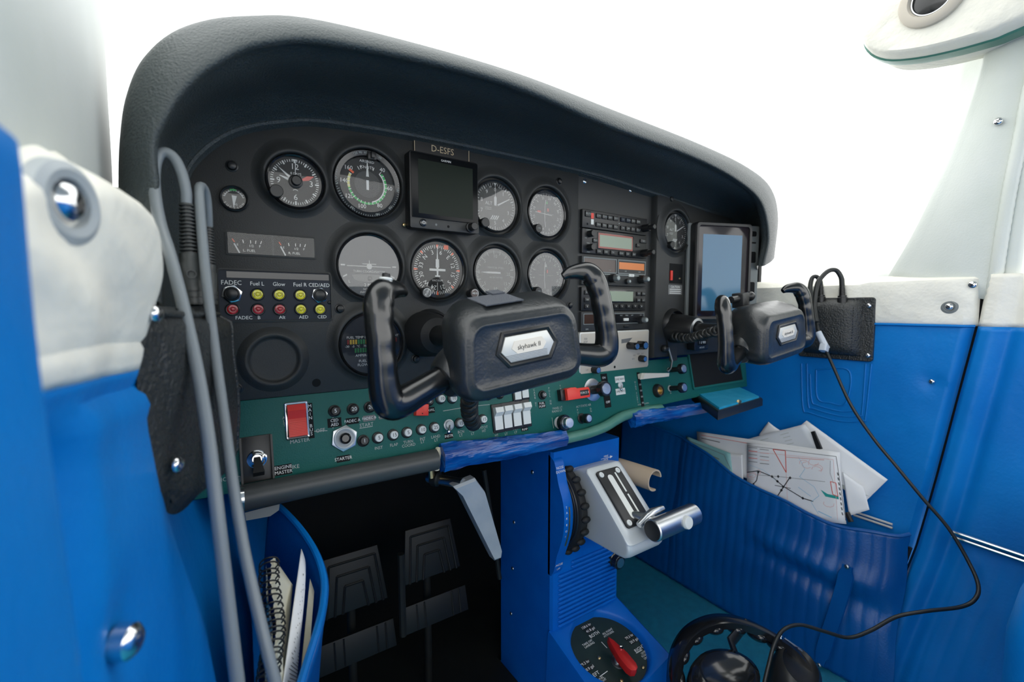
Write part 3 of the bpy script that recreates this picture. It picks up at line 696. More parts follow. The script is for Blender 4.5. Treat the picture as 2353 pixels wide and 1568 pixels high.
t = dial('engine_display', COLS[0], ROWS[2], .0385, 'round engine display with rows of small coloured bars, behind the pilot grip', face='face_blue', rim='black_gloss')
b = MB(); b.text('FUEL TEMP', -.0190, .0085, .0029, .001); b.text('LEFT', -.0035, .0085, .0029, .001); b.text('RIGHT', .0290, .0095, .0029, .001)
b.text('-30', -.0285, -.0022, .0026, .001); b.text('-5', -.0215, -.0022, .0026, .001); b.text('°C', -.0155, -.0022, .0026, .001); b.text('75', -.0075, -.0022, .0026, .001); b.text('75', .0265, -.0012, .0026, .001)
b.text('AMPERE', -.0115, -.0135, .0030, .001); b.text('FUEL', -.0105, -.0205, .0032, .001); b.text('FLOW', -.0105, -.0252, .0032, .001); b.build('lettering', 'ink', t)
for i, c in enumerate(('red', 'yellow', 'yellow', 'yellow', 'green', 'green', 'green', 'yellow', 'red', 'red')):
    b = MB(); b.box(-.0285+i*.0031, -.0264+i*.0031, .0005, .0060, .0008, .0016); b.build('temperature_bar', 'led_'+c, t)
for i, c in enumerate(('yellow', 'red', 'red')):
    b = MB(); b.box(.0240+i*.0031, .0261+i*.0031, .0015, .0068, .0008, .0016); b.build('temperature_bar', 'led_'+c, t)
for i in range(7):
    b = MB(); b.box(-.0200+i*.0031, -.0180+i*.0031, -.0098, -.0045, .0008, .0016); b.build('ampere_bar', 'led_green', t)

# twin fuel gauge
t = pan('fuel_gauge', .0646, .0664); tag(t, 'wide rectangular twin fuel gauge marked L FUEL and R FUEL', 'gauge')
b = MB(); o = rrect(.0875, .0255, .002); i_ = rrect(.0835, .0215, .001)
b.rings([[(x, y, z) for x, y in q] for q, z in ((o, 0), (o, .0012), (i_, .0016), (i_, -.0001))], False, False); b.build('bezel', 'panel', t)
b = MB(); b.box(-.0415, .0415, -.0105, .0105, .0001, .0003); b.build('face', 'face', t)
for s, nm in ((-.0210, 'L. FUEL'), (.0225, 'R. FUEL')):
    b = MB()
    for k, (x, a) in enumerate(((-.0065, -12), (.0, 0), (.0045, 10), (.0092, 22))): b.quad(s+x, .0005, s+x+math.sin(R(a))*.003, .0038, .0007, .0006)
    b.text('1/2', s+.0005, -.0022, .0025, .0006); b.text('F', s+.0085, -.0022, .0025, .0006); b.text('E', s-.0120, -.0016, .0022, .0006); b.text(nm, s-.0015, -.0072, .0026, .0006); b.build('scale', 'ink', t)
    b = MB(); b.quad(s-.0165, .0042, s-.0145, .0008, .0010, .0007); b.build('empty_mark', 'orange', t)
    b = MB(); b.quad(s-.0105, -.0100, s-.0150, -.0005, .0014, .0009); b.build('needle', 'ink', t)
b = MB(); b.box(-.0010, .0010, -.0107, .0107, .0003, .0012); b.build('divider', 'panel', t)
b = MB(); b.flat(rrect(.0834, .0214), .0016); b.build('cover_glass', 'dial_glass', t)

# annunciator box
t = pan('annunciator_panel', .0680, .0118); tag(t, 'dark annunciator panel with red and yellow lamps below the fuel gauge', 'annunciator')
b = MB(); o = rrect(.1130, .0565, .004); i_ = rrect(.1095, .0530, .003)
b.rings([[(x, y, z) for x, y in q] for q, z in ((o, 0), (o, .0014), (i_, .0018), (i_, -.0001))], False, False); b.build('frame', 'panel', t)
b = MB(); b.box(-.0547, .0547, -.0262, .0262, .0001, .0003); b.build('face', 'face_blue', t)
b = MB(); b.box(-.0475, .0530, .0185, .0250, .0003, .0012); b.build('dark_window', 'black_gloss', t)
XS = (-.0435, -.0200, .0010, .0222, .0425)
b = MB()
for s, x, h in zip(('FADEC', 'Fuel L', 'Glow', 'Fuel R', 'CED/AED'), XS, (.0046, .0042, .0042, .0042, .0042)): b.text(s, x, .0128 if s != 'FADEC' else .0132, h, .0006, 0, .92)
for s, x in zip(('FADEC', 'B', 'Alt', 'AED', 'CED'), (-.0335, -.0195, .0030, .0250, .0445)): b.text(s, x, -.0235, .0036, .0006)
b.build('lettering', 'ink', t)
for i, x in enumerate(XS):
    for j, y in enumerate((.0015, -.0145)):
        if j == 0 and i in (0, 4):
            b = MB(); b.prism(circ(.0098 if i == 0 else .0090, 6, x, y, .26), .0003, .0022, .0006); o = b.build('push_button', 'chrome', t, label='black push button in a hex nut')
            b = MB(); b.lathe([(.0076, .0022), (.0074, .0040), (.0060, .0046), (.0054, .0040), (.0046, .0044), (.0010, .0050)], 28, x, y); b.build('button_cap', 'black', o)
        else:
            c = 'lamp_red' if (j == 1 and i < 3) else 'lamp_yellow'
            b = MB(); b.lathe([(.0068, .0003), (.0068, .0018), (.0060, .0024), (.0052, .0022), (.0052, .0010)], 28, x, y, cap1=False); o = b.build('lamp', 'black', t, label=('red' if 'red' in c else 'yellow')+' warning lamp')
            b = MB(); b.lathe([(.0052, .0010), (.0050, .0018), (.0030, .0024), (.0022, .0021), (.0016, .0025), (.0004, .0026)], 24, x, y); b.build('lens', c, o)
            b = MB()
            b.arc(x, y, 40, 130, .0030, .0036, .0024); b.arc(x, y, 220, 300, .0030, .0036, .0024); b.arc(x, y, 0, 360, .0018, .0021, .0026)
            b.build('lens_pattern', 'lamp_dark_red' if 'red' in c else 'lamp_dark', o)
screw(t, .0530, -.0068, .0003, .0022, 'black')

# registration placard and square display
t = pan('registration_placard', .2668, .2035, .0002); tag(t, 'black placard engraved D-ESFS above the square display', 'placard')
b = MB(); b.box(-.0395, .0395, -.0105, .0105, 0, .0022); b.build('plate', 'black', t)
b = MB()
for a in ((-.0388, -.0098, .0388, -.0098), (-.0388, .0098, .0388, .0098), (-.0388, -.0098, -.0388, .0098), (.0388, -.0098, .0388, .0098)): b.quad(*a, .0008, .0024)
b.text('D-ESFS', 0, 0, .0082, .0024, 0, .95); b.build('lettering', 'ink_gold', t)
t = pan('square_flight_display', .2640, .1457); tag(t, 'switched-off square electronic flight display with two bottom controls', 'display')
b = MB(); b.box(-.0487, .0487, -.0475, .0465, 0, .016, .002, .004); b.build('housing', 'black', t)
b = MB(); b.box(-.0470, .0470, -.0345, .0445, .0158, .0164, .0002, .002); b.build('front_glass', 'display_glass', t)
b = MB(); b.box(-.0375, .0395, -.0290, .0370, .0164, .0166); b.build('screen', 'lcd_dark', t)
b = MB(); b.box(-.0487, .0487, -.0475, -.0345, .016, .0165, .0004, .002); b.build('control_bar', 'panel_flat', t)
b = MB(); b.text('GARMIN', .0005, .0400, .0026, .0169); b.build('lettering', 'ink', t)
b = MB(); b.lathe([(.0048, .0165), (.0045, .0180), (.0030, .0186)], 24, -.0320, -.0405); o = b.build('power_button', 'black_gloss', t)
b = MB(); b.arc(-.0320, -.0405, 30, 330, .0016, .0021, .0189); b.quad(-.0320, -.0405, -.0320, -.0380, .0005, .0189); b.build('power_symbol', 'ink', o)
b = MB(); b.lathe([(.0016, .0165), (.0012, .0168)], 12, -.0140, -.0412); b.build('light_sensor', 'grey_plastic', t)
b = MB(); b.lathe([(.0018, .01655), (.0001, .0166)], 12, .0030, -.0420); b.build('card_slot_hole', 'black_matte', t)
b = MB(); b.lathe([(.0068, .0165), (.0066, .0190), (.0050, .0195), (.0050, .0290), (.0044, .0297)], 24, .0350, -.0400); b.build('rotary_knob', 'black', t)
screw(t, -.0510, -.0430, .002, .0028, 'brass')
# ================================================================== radio stack
RX = .5930
def radio(name, y0, y1, label, material='black', out=.006, w=.158, dx=0.):
    t = pan(name, RX+dx, (y0+y1)/2, -.004); tag(t, label, 'radio')
    b = MB(); b.box(-w/2, w/2, (y0-y1)/2, (y1-y0)/2, 0, out, .0008, .001); b.build('housing', material, t); return t
def btn(t, x, y, w, h, z, name='button', material='black', txt=None, tm='ink_dim'):
    b = MB(); b.box(x-w/2, x+w/2, y-h/2, y+h/2, z, z+.0022, .0006, .0008); o = b.build(name, material, t)
    if txt: c = MB(); c.text(txt, x, y, h*.36, z+.00235); c.build('lettering', tm, o)
    return o
def rknob(t, x, y, z, r, h, r2=None, h2=0., c2='black', ribs=12, cap=None):
    o = knob(t, x, y, z, r, h, 'black', 'rotary_knob', ribs=ribs, cap=None if r2 else cap)
    if r2: knob(o, x, y, z+h, r2, h2, c2, 'inner_knob', ribs=0, cap=cap)
    return o
z = .006
t = radio('audio_panel', .1290, .1585, 'audio selector panel with two rows of small buttons, top of the radio stack')
for i in range(4):
    btn(t, -.044+i*.0135, .0068, .0108, .0075, z, txt=('COM1', 'COM2', 'NAV1', 'NAV2')[i]); btn(t, -.044+i*.0135, -.0075, .0108, .0075, z, txt=('MKR', 'MSG', 'ADF', 'AUX')[i])
    btn(t, .0145+i*.0130, .0068, .0108, .0075, z, txt=('2.1', 'COM', 'NAV', 'DME')[i], material='face_blue' if i < 2 else 'black'); btn(t, .0145+i*.0130, -.0075, .0108, .0075, z, txt=('PA', 'SPR', 'PLT', 'CRW')[i])
btn(t, -.068, .0075, .0115, .0090, z, txt='MUTE')
b = MB(); b.box(-.0605, -.0545, .0010, .0100, z, z+.0008); b.build('red_marker_lamp', 'red_orange', t)
b = MB(); b.box(-.0605, -.0545, -.0085, .0000, z, z+.0008); b.build('white_marker_lamp', 'white_switch', t)
b = MB(); b.lathe([(.0019, z+.0001), (.0002, z+.0002)], 12, -.068, -.0085); b.build('lock_hole', 'black_matte', t)
b = MB(); b.lathe([(.0013, z), (.0008, z+.0008)], 10, .0060, -.0005); b.build('sensor', 'ink_dim', t)
rknob(t, .0690, -.0030, z, .0062, .014, .0046, .011)

t = radio('comm_radio', .0878, .1280, 'comm radio with green display framed in red and four dark knobs')
b = MB(); b.box(-.045, .0420, -.0110, .0165, z, z+.0010, .0004, .001); o = b.build('display', 'black_gloss', t)
b = MB(); b.box(-.0435, .0400, -.0098, .0152, z+.001, z+.0013); b.build('red_frame', 'lcd_red', o)
b = MB(); b.box(-.0410, .0375, -.0070, .0122, z+.0013, z+.0015); b.build('screen', 'lcd', o)
for i, s in enumerate(('C/N', 'CRS', 'T/F', 'FUNC', 'CLR', 'ENT')): btn(t, -.0425+i*.0165+(.004 if i > 2 else 0), -.0155, .0098, .0070, z, txt=s)
btn(t, -.0515, .0018, .0092, .0070, z, txt='MON'); btn(t, .0545, .0015, .0085, .0060, z, txt='<>'); btn(t, .0680, .0100, .0160, .0065, z, txt='FLT')
b = MB(); b.text('COMM', -.0655, .0175, .0024, z+.0002); b.text('NAV', -.0655, -.0035, .0024, z+.0002); b.text('VOL', -.071, .0045, .0020, z+.0002); b.text('PUSH', -.065, -.0180, .0020, z+.0002); b.build('lettering', 'ink_dim', t)
rknob(t, -.0640, .0115, z, .0052, .011); rknob(t, -.0640, -.0105, z, .0052, .011); rknob(t, .0680, -.0115, z, .0062, .014, .0046, .011)

t = radio('navigation_receiver', .0365, .0835, 'old receiver with an orange window and pale stripe, partly behind the pilot grip', 'panel_flat')
for x0, x1, mt in ((-.0765, .0010, 'brown_window'), (.0040, .0760, 'amber_window')):
    b = MB(); o_ = rrect(x1-x0, .0250, .0012, 2, (x0+x1)/2, .0095); i_ = rrect(x1-x0-.004, .0210, .0010, 2, (x0+x1)/2, .0095)
    b.rings([[(x, y, zz) for x, y in q] for q, zz in ((o_, z), (o_, z+.0012), (i_, z+.0012), (i_, z))], False, False); w_ = b.build('window_frame', 'grey_plastic', t)
    b = MB(); b.box(x0+.002, x1-.002, -.001, .020, z, z+.0004); b.build('window_face', 'brown_window' if mt == 'brown_window' else 'panel_flat', w_)
    if mt == 'amber_window': b = MB(); b.box(x0+.0035, x1-.0035, .0055, .0175, z+.0004, z+.0006); b.build('amber_display', mt, w_)
    b = MB(); b.text('USE', x0+.02, .0022, .0020, z+.0007); b.text('STBY', x1-.016, .0022, .0020, z+.0007); b.build('lettering', 'ink_dim', w_)
b = MB(); b.box(-.0765, .0765, -.0052, -.0042, z, z+.0006); b.build('pale_stripe', 'ink_dim', t)
btn(t, .0385, -.0046, .0130, .0050, z, 'white_key', 'white_switch', '<>', 'ink_black')
rknob(t, -.0120, -.0115, z, .0068, .010, .0046, .008, 'grey_plastic', cap='ink_dim'); rknob(t, .0620, -.0110, z, .0072, .012, .0046, .008, 'grey_plastic', cap='ink_dim'); rknob(t, .0265, -.0155, z, .0045, .005, .0030, .004, 'grey_plastic', cap='ink_dim'); rknob(t, -.0620, -.0115, z, .0068, .010, .0046, .008, 'grey_plastic', cap='ink_dim')

t = radio('transponder', -.0065, .0325, 'transponder with pale green screen and a row of number keys')
b = MB(); b.box(-.045, .0500, -.0055, .0165, z, z+.0010, .0004, .001); o = b.build('display', 'black_gloss', t)
b = MB(); b.box(-.043, .0440, -.0035, .0140, z+.001, z+.0012); b.build('screen', 'lcd', o)
for i in range(9): btn(t, -.068+i*.0170-(.0 if i < 5 else .002), -.0125, .0088, .0068, z, txt=str(i), tm='ink')
for i, s in enumerate(('FLT', 'CLR', 'VFR', 'ALT')): btn(t, .0585+(i % 2)*.0130, .0105-(i//2)*.0120, .0095, .0072, z, txt=s)
for i, s in enumerate(('IDT', 'ON')): btn(t, -.0680, .0105-i*.0120, .0110, .0072, z, txt=s)

t = radio('distance_measuring_unit', -.0405, -.0085, 'slim black unit with brown window, lowest black box of the radio stack', 'panel_flat')
b = MB(); o_ = rrect(.150, .0185, .0012, 2, 0, .0040); i_ = rrect(.147, .0160, .0010, 2, 0, .0040)
b.rings([[(x, y, zz) for x, y in q] for q, zz in ((o_, z), (o_, z+.0010), (i_, z+.0010), (i_, z))], False, False); b.build('frame', 'grey_plastic', t)
b = MB(); b.box(-.0725, .0000, -.0035, .0115, z, z+.0006); b.build('brown_window', 'brown_window', t)
b = MB(); b.box(.0010, .0725, -.0035, .0115, z, z+.0005); b.build('black_field', 'black_gloss', t)
btn(t, .0265, .0020, .0120, .0050, z+.0005, 'white_key', 'white_switch'); btn(t, .0280, -.0105, .0120, .0040, z, 'slide_key')
b = MB(); b.text('RNG', .015, .0092, .0020, z+.0007); b.text('FREQ', .029, .0092, .0020, z+.0007); b.text('GS/T', .043, .0092, .0020, z+.0007); b.text('OFF', .066, .0092, .0020, z+.0007); b.text('DME', -.066, -.0130, .0022, z+.0002); b.build('lettering', 'ink_dim', t)
rknob(t, .0620, .0010, z, .0068, .010, .0046, .008, 'grey_plastic', cap='ink_dim')

t = pan('direction_finder_unit', .5975, -.0775, -.004); tag(t, 'beige direction finder radio panel with black knobs below the radio stack', 'radio')
b = MB(); b.box(-.0865, .0865, -.0365, .0355, 0, .0060, .001, .003); b.build('rim', 'plate_silver', t)
b = MB(); b.box(-.0840, .0840, -.0340, .0330, .006, .0066, .0003, .002); b.build('face', 'beige_panel', t)
b = MB(); b.text('300', -.0740, .0240, .0036, .0068); b.text('ADF', -.0740, .0190, .0036, .0068); b.text('OFF', -.0700, -.0285, .0026, .0068); b.text('REC', .0470, -.0105, .0026, .0068); b.text('ADF', .0570, -.0085, .0026, .0068); b.text('TEST', .0680, -.0085, .0026, .0068); b.text('BFO', .0440, -.0170, .0026, .0068); b.build('lettering', 'ink_grey', t)
b = MB(); b.prism([(.012, .020), (.040, .022), (.030, .014), (.012, .013)], .0066, .0070); b.build('tuning_pointer', 'ink_grey', t)
b = MB(); b.lathe([(.0024, .0067), (.0002, .0068)], 12, -.0040, -.0280); b.build('lock_hole', 'black_matte', t)
knob(t, .0310, .0080, .0066, .0066, .020, 'black_gloss', 'rotary_knob', cap='alu'); knob(t, .0580, .0080, .0066, .0078, .016, 'black_gloss', 'rotary_knob', ribs=8, cap='alu'); knob(t, .0620, -.0170, .0066, .0058, .012, 'black', 'rotary_knob', ribs=10, cap='alu'); knob(t, -.0550, -.0285, .0066, .0062, .012, 'black', 'rotary_knob', ribs=10, cap='alu')
# ================================================================== lower switch panel
sp = low('switch_panel', 0, 0); tag(sp, 'dark green lower switch panel under the instrument panel', 'switch panel')
b = MB(); o = [(-.022, 0), (-.022, -.094), (.25, -.096), (.44, -.108), (.50, -.106), (.56, -.098), (.60, -.088), (.66, -.087), (1.005, -.080), (1.02, 0)]
b.prism(o, -.016, 0, .002); b.build('panel_face', 'green_panel', sp)
b = MB(); q = [LP(*p, .004) for p in ((1262, 1018), (1300, 1008), (1345, 997), (1385, 982), (1412, 966), (1435, 955), (1470, 947), (1520, 939))]
b.tube([(x, y, .002+.005*math.sin(math.pi*k/29)) for k, (x, y, _) in enumerate(crom([(x, y, 0) for x, y in q], 30))], .0085, 12); b.build('rolled_lip', 'green_lip', sp, label='pale worn green lip')
def lp3(px, py, out=0.): x, y = LP(px, py, out); return Vector((x, y, out))
def tape(P, rad, name):
    pts = crom([lp3(px, py, .010) for px, py in P], 40); bb = MB(); rs = []
    for k, p in enumerate(pts):
        w = rad[0]+(rad[1]-rad[0])*k/39; n = 22; ring = []
        for j in range(n):
            a = 2*math.pi*j/n; rr = w*(1+.07*math.sin(k*.22+5*a)+.05*math.sin(k*.5+9*a)+.03*math.sin(k*.9+2*a)+random.uniform(-.012, .012)); ring.append((p.x, p.y+rr*math.sin(a)*1.1, p.z+rr*math.cos(a)*.75))
        rs.append(ring)
    bb.rings(rs); return bb.build(name, 'blue_tape', sp, smooth=40, label='crinkled blue tape wrapped round the panel lip')
tape([(1014, 1054), (1080, 1040), (1160, 1030), (1230, 1020), (1298, 1005)], (.0165, .0115), 'tape_wrap')
tape([(1452, 966), (1500, 955), (1560, 948), (1640, 932)], (.0125, .0095), 'tape_wrap')
b = MB(); b.tube([lp3(1008, 1030, .006), lp3(1002, 1058, .010), lp3(1004, 1082, .010)], [.004, .0055, .003], 8); b.build('foam_end', 'paper_yellow', sp, label='crumpled cream tape end')
b = MB(); b.tube([lp3(556, 1146, .010), lp3(780, 1100, .010), lp3(1002, 1056, .010)], .0135, 16); b.build('padded_tube', 'tube_grey', sp, label='dark padded tube along the bottom edge')
b = MB(); b.tube([lp3(549, 1148, .010), lp3(560, 1146, .010)], .0142, 16); b.build('tube_end_ring', 'chrome', sp)
b = MB(); pp = [lp3(*p, -.01) for p in ((562, 1178), (600, 1168), (642, 1158), (640, 1172), (620, 1186), (565, 1196))]
b.rings([[p for p in pp], [p+Vector((0, 0, .003)) for p in pp]]); b.build('alloy_bracket', 'grey_plastic', sp)
# painted words
def words(items, h, material='ink_dim', vert=False, name='lettering', rot=0.):
    for s, px, py in items:
        bb = MB(); x, y = LP(px, py); bb.text(s, x, y, h, .0003, rot, .95, vert); bb.build(name, material, sp)
words((('MASTER', 689, 1013.5),), .0042); words((('OFF', 736, 990), ('START', 842, 977)), .0042); words((('MIKE', 674, 1074),), .0042)
words((('INST', 870, 1030), ('FLAP', 905, 1023), ('TURN', 938, 1016), ('COORD', 939, 1024), ('INT', 971, 1009), ('LT', 971, 1016), ('LAND', 1001, 1004), ('LT', 1002, 1012), ('BCN', 1059, 993), ('LT', 1059, 1001), ('NAV', 1086, 989), ('LT', 1086, 997), ('PITOT', 1111, 983), ('HT', 1112, 991)), .0036)
words((('PITOT', 1141, 994), ('HT', 1141, 1001), ('NAV', 1163, 990), ('LT', 1163, 998), ('BCN', 1184, 986), ('LT', 1185, 994), ('TAXI', 1185, 921), ('LT', 1186, 928), ('LDG', 1203, 919), ('LT', 1203, 926)), .0034)
words((('PANEL LT', 1281, 938), ('RADIO LT', 1280, 945), ('ALT STATIC AIR', 1341, 933)), .0034)
words((('AVOID SLIPS WITH', 1478, 929), ('FLAPS EXTENDED', 1478, 936)), .0026)
words((('ALT', 652, 961), ('CARB HT', 1227, 897), ('PULL ON', 1261, 893), ('PULL', 1327, 943), ('ON', 1357, 940), ('THROT', 1287, 888), ('WING FLAPS', 1459, 879), ('CABIN', 1538, 885), ('ON OFF', 1216, 930)), .0032, vert=True)
words((('PHO', 508, 1104),), .0042)
for p0, p1 in (((765, 950), (765, 985)), ((718, 992), (752, 990)), ((826, 985), (856, 980)), ((1018, 945), (1070, 936)), ((1070, 936), (1125, 930)), ((533, 1098), (552, 1095)), ((552, 1095), (552, 1108)), ((1268, 960), (1272, 985))):
    bb = MB(); bb.quad(*LP(*p0), *LP(*p1), .0007, .0003); bb.build('painted_line', 'ink_dim', sp)
def sticker(lines, px, py, w, h, th, material='black_matte', tm='ink', rot=0., name='sticker', vert=False):
    x, y = LP(px, py); bb = MB(); bb.M = Matrix.Translation((x, y, 0)) @ rotz(rot); bb.box(-w/2, w/2, -h/2, h/2, .0001, .0006); o = bb.build(name, material, sp)
    bb = MB(); bb.M = Matrix.Translation((x, y, 0)) @ rotz(rot)
    if vert: bb.text(lines[0], 0, h/2-th*1.0, th, .0008, 0, 1, True)
    else:
        for k, s in enumerate(lines): bb.text(s, 0, (len(lines)-1)*th*.70-k*th*1.4, th, .0008, 0, .95)
    bb.build('lettering', tm, o)
sticker(['CED', 'AED'], 768.6, 971.5, .0155, .0105, .0034); sticker(['FADEC A'], 809.4, 967.7, .0150, .0075, .0034); sticker(['FADEC B'], 848, 961.5, .0145, .0070, .0032, 'ink_grey'); sticker(['STARTER'], 884, 956, .0150, .0070, .0030, 'ink_grey'); sticker(['MAIN', 'BUS'], 921.7, 949, .0125, .0105, .0032, 'ink_grey'); sticker(['AWL'], 990, 943, .0105, .0075, .0034)
sticker(['STARTER'], 788.7, 1054.4, .0150, .0072, .0036); sticker(['ENGINE', 'MASTER'], 651, 1080, .0170, .0110, .0036); sticker(['INSTR'], 1031, 1002.5, .0120, .0068, .0034)
sticker(['MAIN BUS'], 713.5, 967, .0058, .0400, .0036, vert=True)
sticker(['FUEL', 'PUMP'], 1205, 984, .0120, .0085, .0030); sticker(['FUEL', 'PUMP'], 1245, 931, .0130, .0095, .0034)
sticker(['DME NAV1'], 1424, 872, .0235, .0110, .0034, 'white_switch', 'ink_black'); sticker(['DME NAV2'], 1425.7, 900, .0235, .0110, .0034, 'white_switch', 'ink_black')
x, y = LP(1392, 898); bb = MB(); bb.box(x-.0075, x+.0075, y-.029, y+.029, .0001, .0006); o = bb.build('sticker', 'black_matte', sp); bb = MB(); bb.text('ON', x-.001, y+.022, .0036, .0008); bb.text('OFF', x+.001, y-.020, .0040, .0008); bb.build('lettering', 'ink', o)
# circuit breakers
def breaker(px, py, num, label, pale=False):
    x, y = LP(px, py, .004); t = low('circuit_breaker', x, y); tag(t, label, 'circuit breaker', 'circuit breakers on the green panel')
    bb = MB(); bb.lathe([(.0072, 0), (.0070, .0020), (.0056, .0028), (.0052, .0022)], 24); bb.build('collar', 'black', t)
    bb = MB(); bb.lathe([(.0049, .0022), (.0049, .0062), (.0043, .0068), (.0002, .0069)], 24); k = bb.build('button', 'white_nylon' if pale else 'black', t)
    bb = MB(); bb.text(num, 0, 0, .0044, .0071); bb.build('lettering', 'ink_black' if pale else 'ink', k)
for a in ((770, 945, '5', 'black circuit breaker numbered 5 above the CED AED sticker'), (812.6, 940.6, '20', 'black circuit breaker numbered 20 above the FADEC A sticker'), (851, 936, '20', 'black circuit breaker above the FADEC B sticker, touching the pilot grip'),
          (836.5, 1013.6, '1', 'black circuit breaker numbered 1 right of the starter key switch'), (987, 922, '5', 'black circuit breaker numbered 5 behind the small red clip')): breaker(*a)
for a in ((870, 1006.6, '5', 'pale circuit breaker numbered 5 above the word INST'), (905, 1000, '15', 'pale circuit breaker numbered 15 above the word FLAP'), (937, 994.5, '5', 'pale circuit breaker numbered 5 above the words TURN COORD'), (970, 988, '10', 'pale circuit breaker numbered 10 above INT LT'), (1000, 982.7, '25', 'pale circuit breaker above the words LAND LT'),
          (1057.9, 973, '15', 'pale circuit breaker numbered 15 above BCN LT, beside a toggle'), (1111, 964, '15', 'pale circuit breaker numbered 15 beside the four white rockers'), (1014.3, 916.8, '10', 'pale circuit breaker numbered 10 just under the yoke hub'), (1041.4, 916, '10', 'pale circuit breaker half hidden under the yoke hub, right of the 10')): breaker(*a, True)
for a in ((1124, 909, '5', 'dark circuit breaker half hidden under the hub, right of the coiled cord'), (1151, 906, '5', 'dark circuit breaker under the hub beside the two upper white rockers'), (1249, 908, '10', 'black circuit breaker numbered 10 above the right-hand FUEL PUMP sticker')): breaker(*a)
# master rocker
x, y = LP(682, 966); t = low('master_rocker_switch', x, y); tag(t, 'large red master rocker switch in a chrome frame', 'switch')
b = MB(); o_ = rrect(.0245, .0415, .002); i_ = rrect(.0200, .0365, .0005, 4); i_ = rrect(.0200, .0365, .001)
b.rings([[(a, c, z) for a, c in q] for q, z in ((o_, 0), (o_, .0022), (inset(o_, .0008), .0030), (i_, .0026), (i_, .0))], False, False); b.build('frame', 'chrome', t)
b = MB(); b.add([(-.0095, -.0178, .0015), (.0095, -.0178, .0015), (.0095, .0178, .0015), (-.0095, .0178, .0015), (-.0095, -.0178, .0055), (.0095, -.0178, .0055), (.0095, .002, .0028), (-.0095, .002, .0028), (-.0095, .0110, .0052), (.0095, .0110, .0052), (-.0095, .0178, .0030), (.0095, .0178, .0030)], [(4, 5, 6, 7), (7, 6, 9, 8), (8, 9, 11, 10), (0, 1, 5, 4), (2, 3, 10, 11), (0, 4, 7, 8, 10, 3), (1, 2, 11, 9, 6, 5)]); k = b.build('rocker', 'red_plastic', t, smooth=0)
for i in range(9):
    c = MB(); yy = -.0165+i*.0018; c.box(-.0085, .0085, yy, yy+.0008, .0040, .0058-.00027*i); c.build('grip_rib', 'red_orange', k)
# starter key switch
x, y = LP(790.3, 1007.6); t = low('starter_key_switch', x, y); tag(t, 'starter switch with big silver hex nut above the STARTER sticker', 'switch')
b = MB(); b.prism(circ(.0158, 6, 0, 0, .35), 0, .0035, .0012); b.build('hex_nut', 'alu', t)
b = MB(); b.lathe([(.0125, .0035), (.0122, .0055), (.0110, .0060), (.0085, .0045), (.0080, .0042)], 32, cap1=True); b.build('silver_ring', 'silver_paint', t)
b = MB(); b.lathe([(.0066, .0042), (.0064, .0085), (.0050, .0095), (.0040, .0085), (.001, .0085)], 24); b.build('key_barrel', 'black_gloss', t)
# engine master toggle
x, y = LP(590, 1055); t = low('engine_master_toggle', x, y); tag(t, 'engine master toggle switch on a tall black plate', 'switch')
b = MB(); b.box(-.0148, .0150, -.0235, .0245, 0, .0014, .0004, .001)
for s in (-1, 1): b.box(s*.0145-.0010, s*.0145+.0010, -.0230, .0240, .0014, .0048)
b.build('guard_plate', 'black', t)
b = MB(); b.lathe([(.0095, .0014), (.0095, .0024), (.0078, .0030), (.0066, .0045), (.0052, .0050), (.0046, .0040)], 28); b.build('bushing', 'chrome', t)
b = MB(); b.M = Matrix.Translation((0, 0, .004)) @ rotx(52); b.rings([[(a*w, c*.0035, h) for a, c in ((-1, -1), (1, -1), (1, 1), (-1, 1))] for w, h in ((.0028, 0), (.0038, .008), (.0052, .0175), (.0052, .0185))]); b.build('flat_lever', 'black', t)
# small toggle
def toggle(px, py, label, ang=55, s=1.):
    x, y = LP(px, py); t = low('toggle_switch', x, y); tag(t, label, 'switch', 'small toggle switches')
    bb = MB(); bb.lathe([(.0075*s, 0), (.0075*s, .0016), (.0060*s, .0022), (.0050*s, .0045*s), (.0036*s, .0048*s)], 24); bb.build('bushing', 'silver_paint', t)
    bb = MB(); bb.M = Matrix.Translation((0, 0, .003)) @ rotz(-35) @ rotx(ang); bb.tube([(0, 0, 0), (0, 0, .007*s), (0, 0, .013*s), (0, 0, .0145*s)], [.0016*s, .0020*s, .0031*s, .0018*s], 12); bb.build('lever', 'chrome', t)
toggle(1030.8, 977, 'silver toggle switch above the INSTR sticker'); toggle(1425, 886, 'tiny toggle between the two white DME stickers', 70, .75)
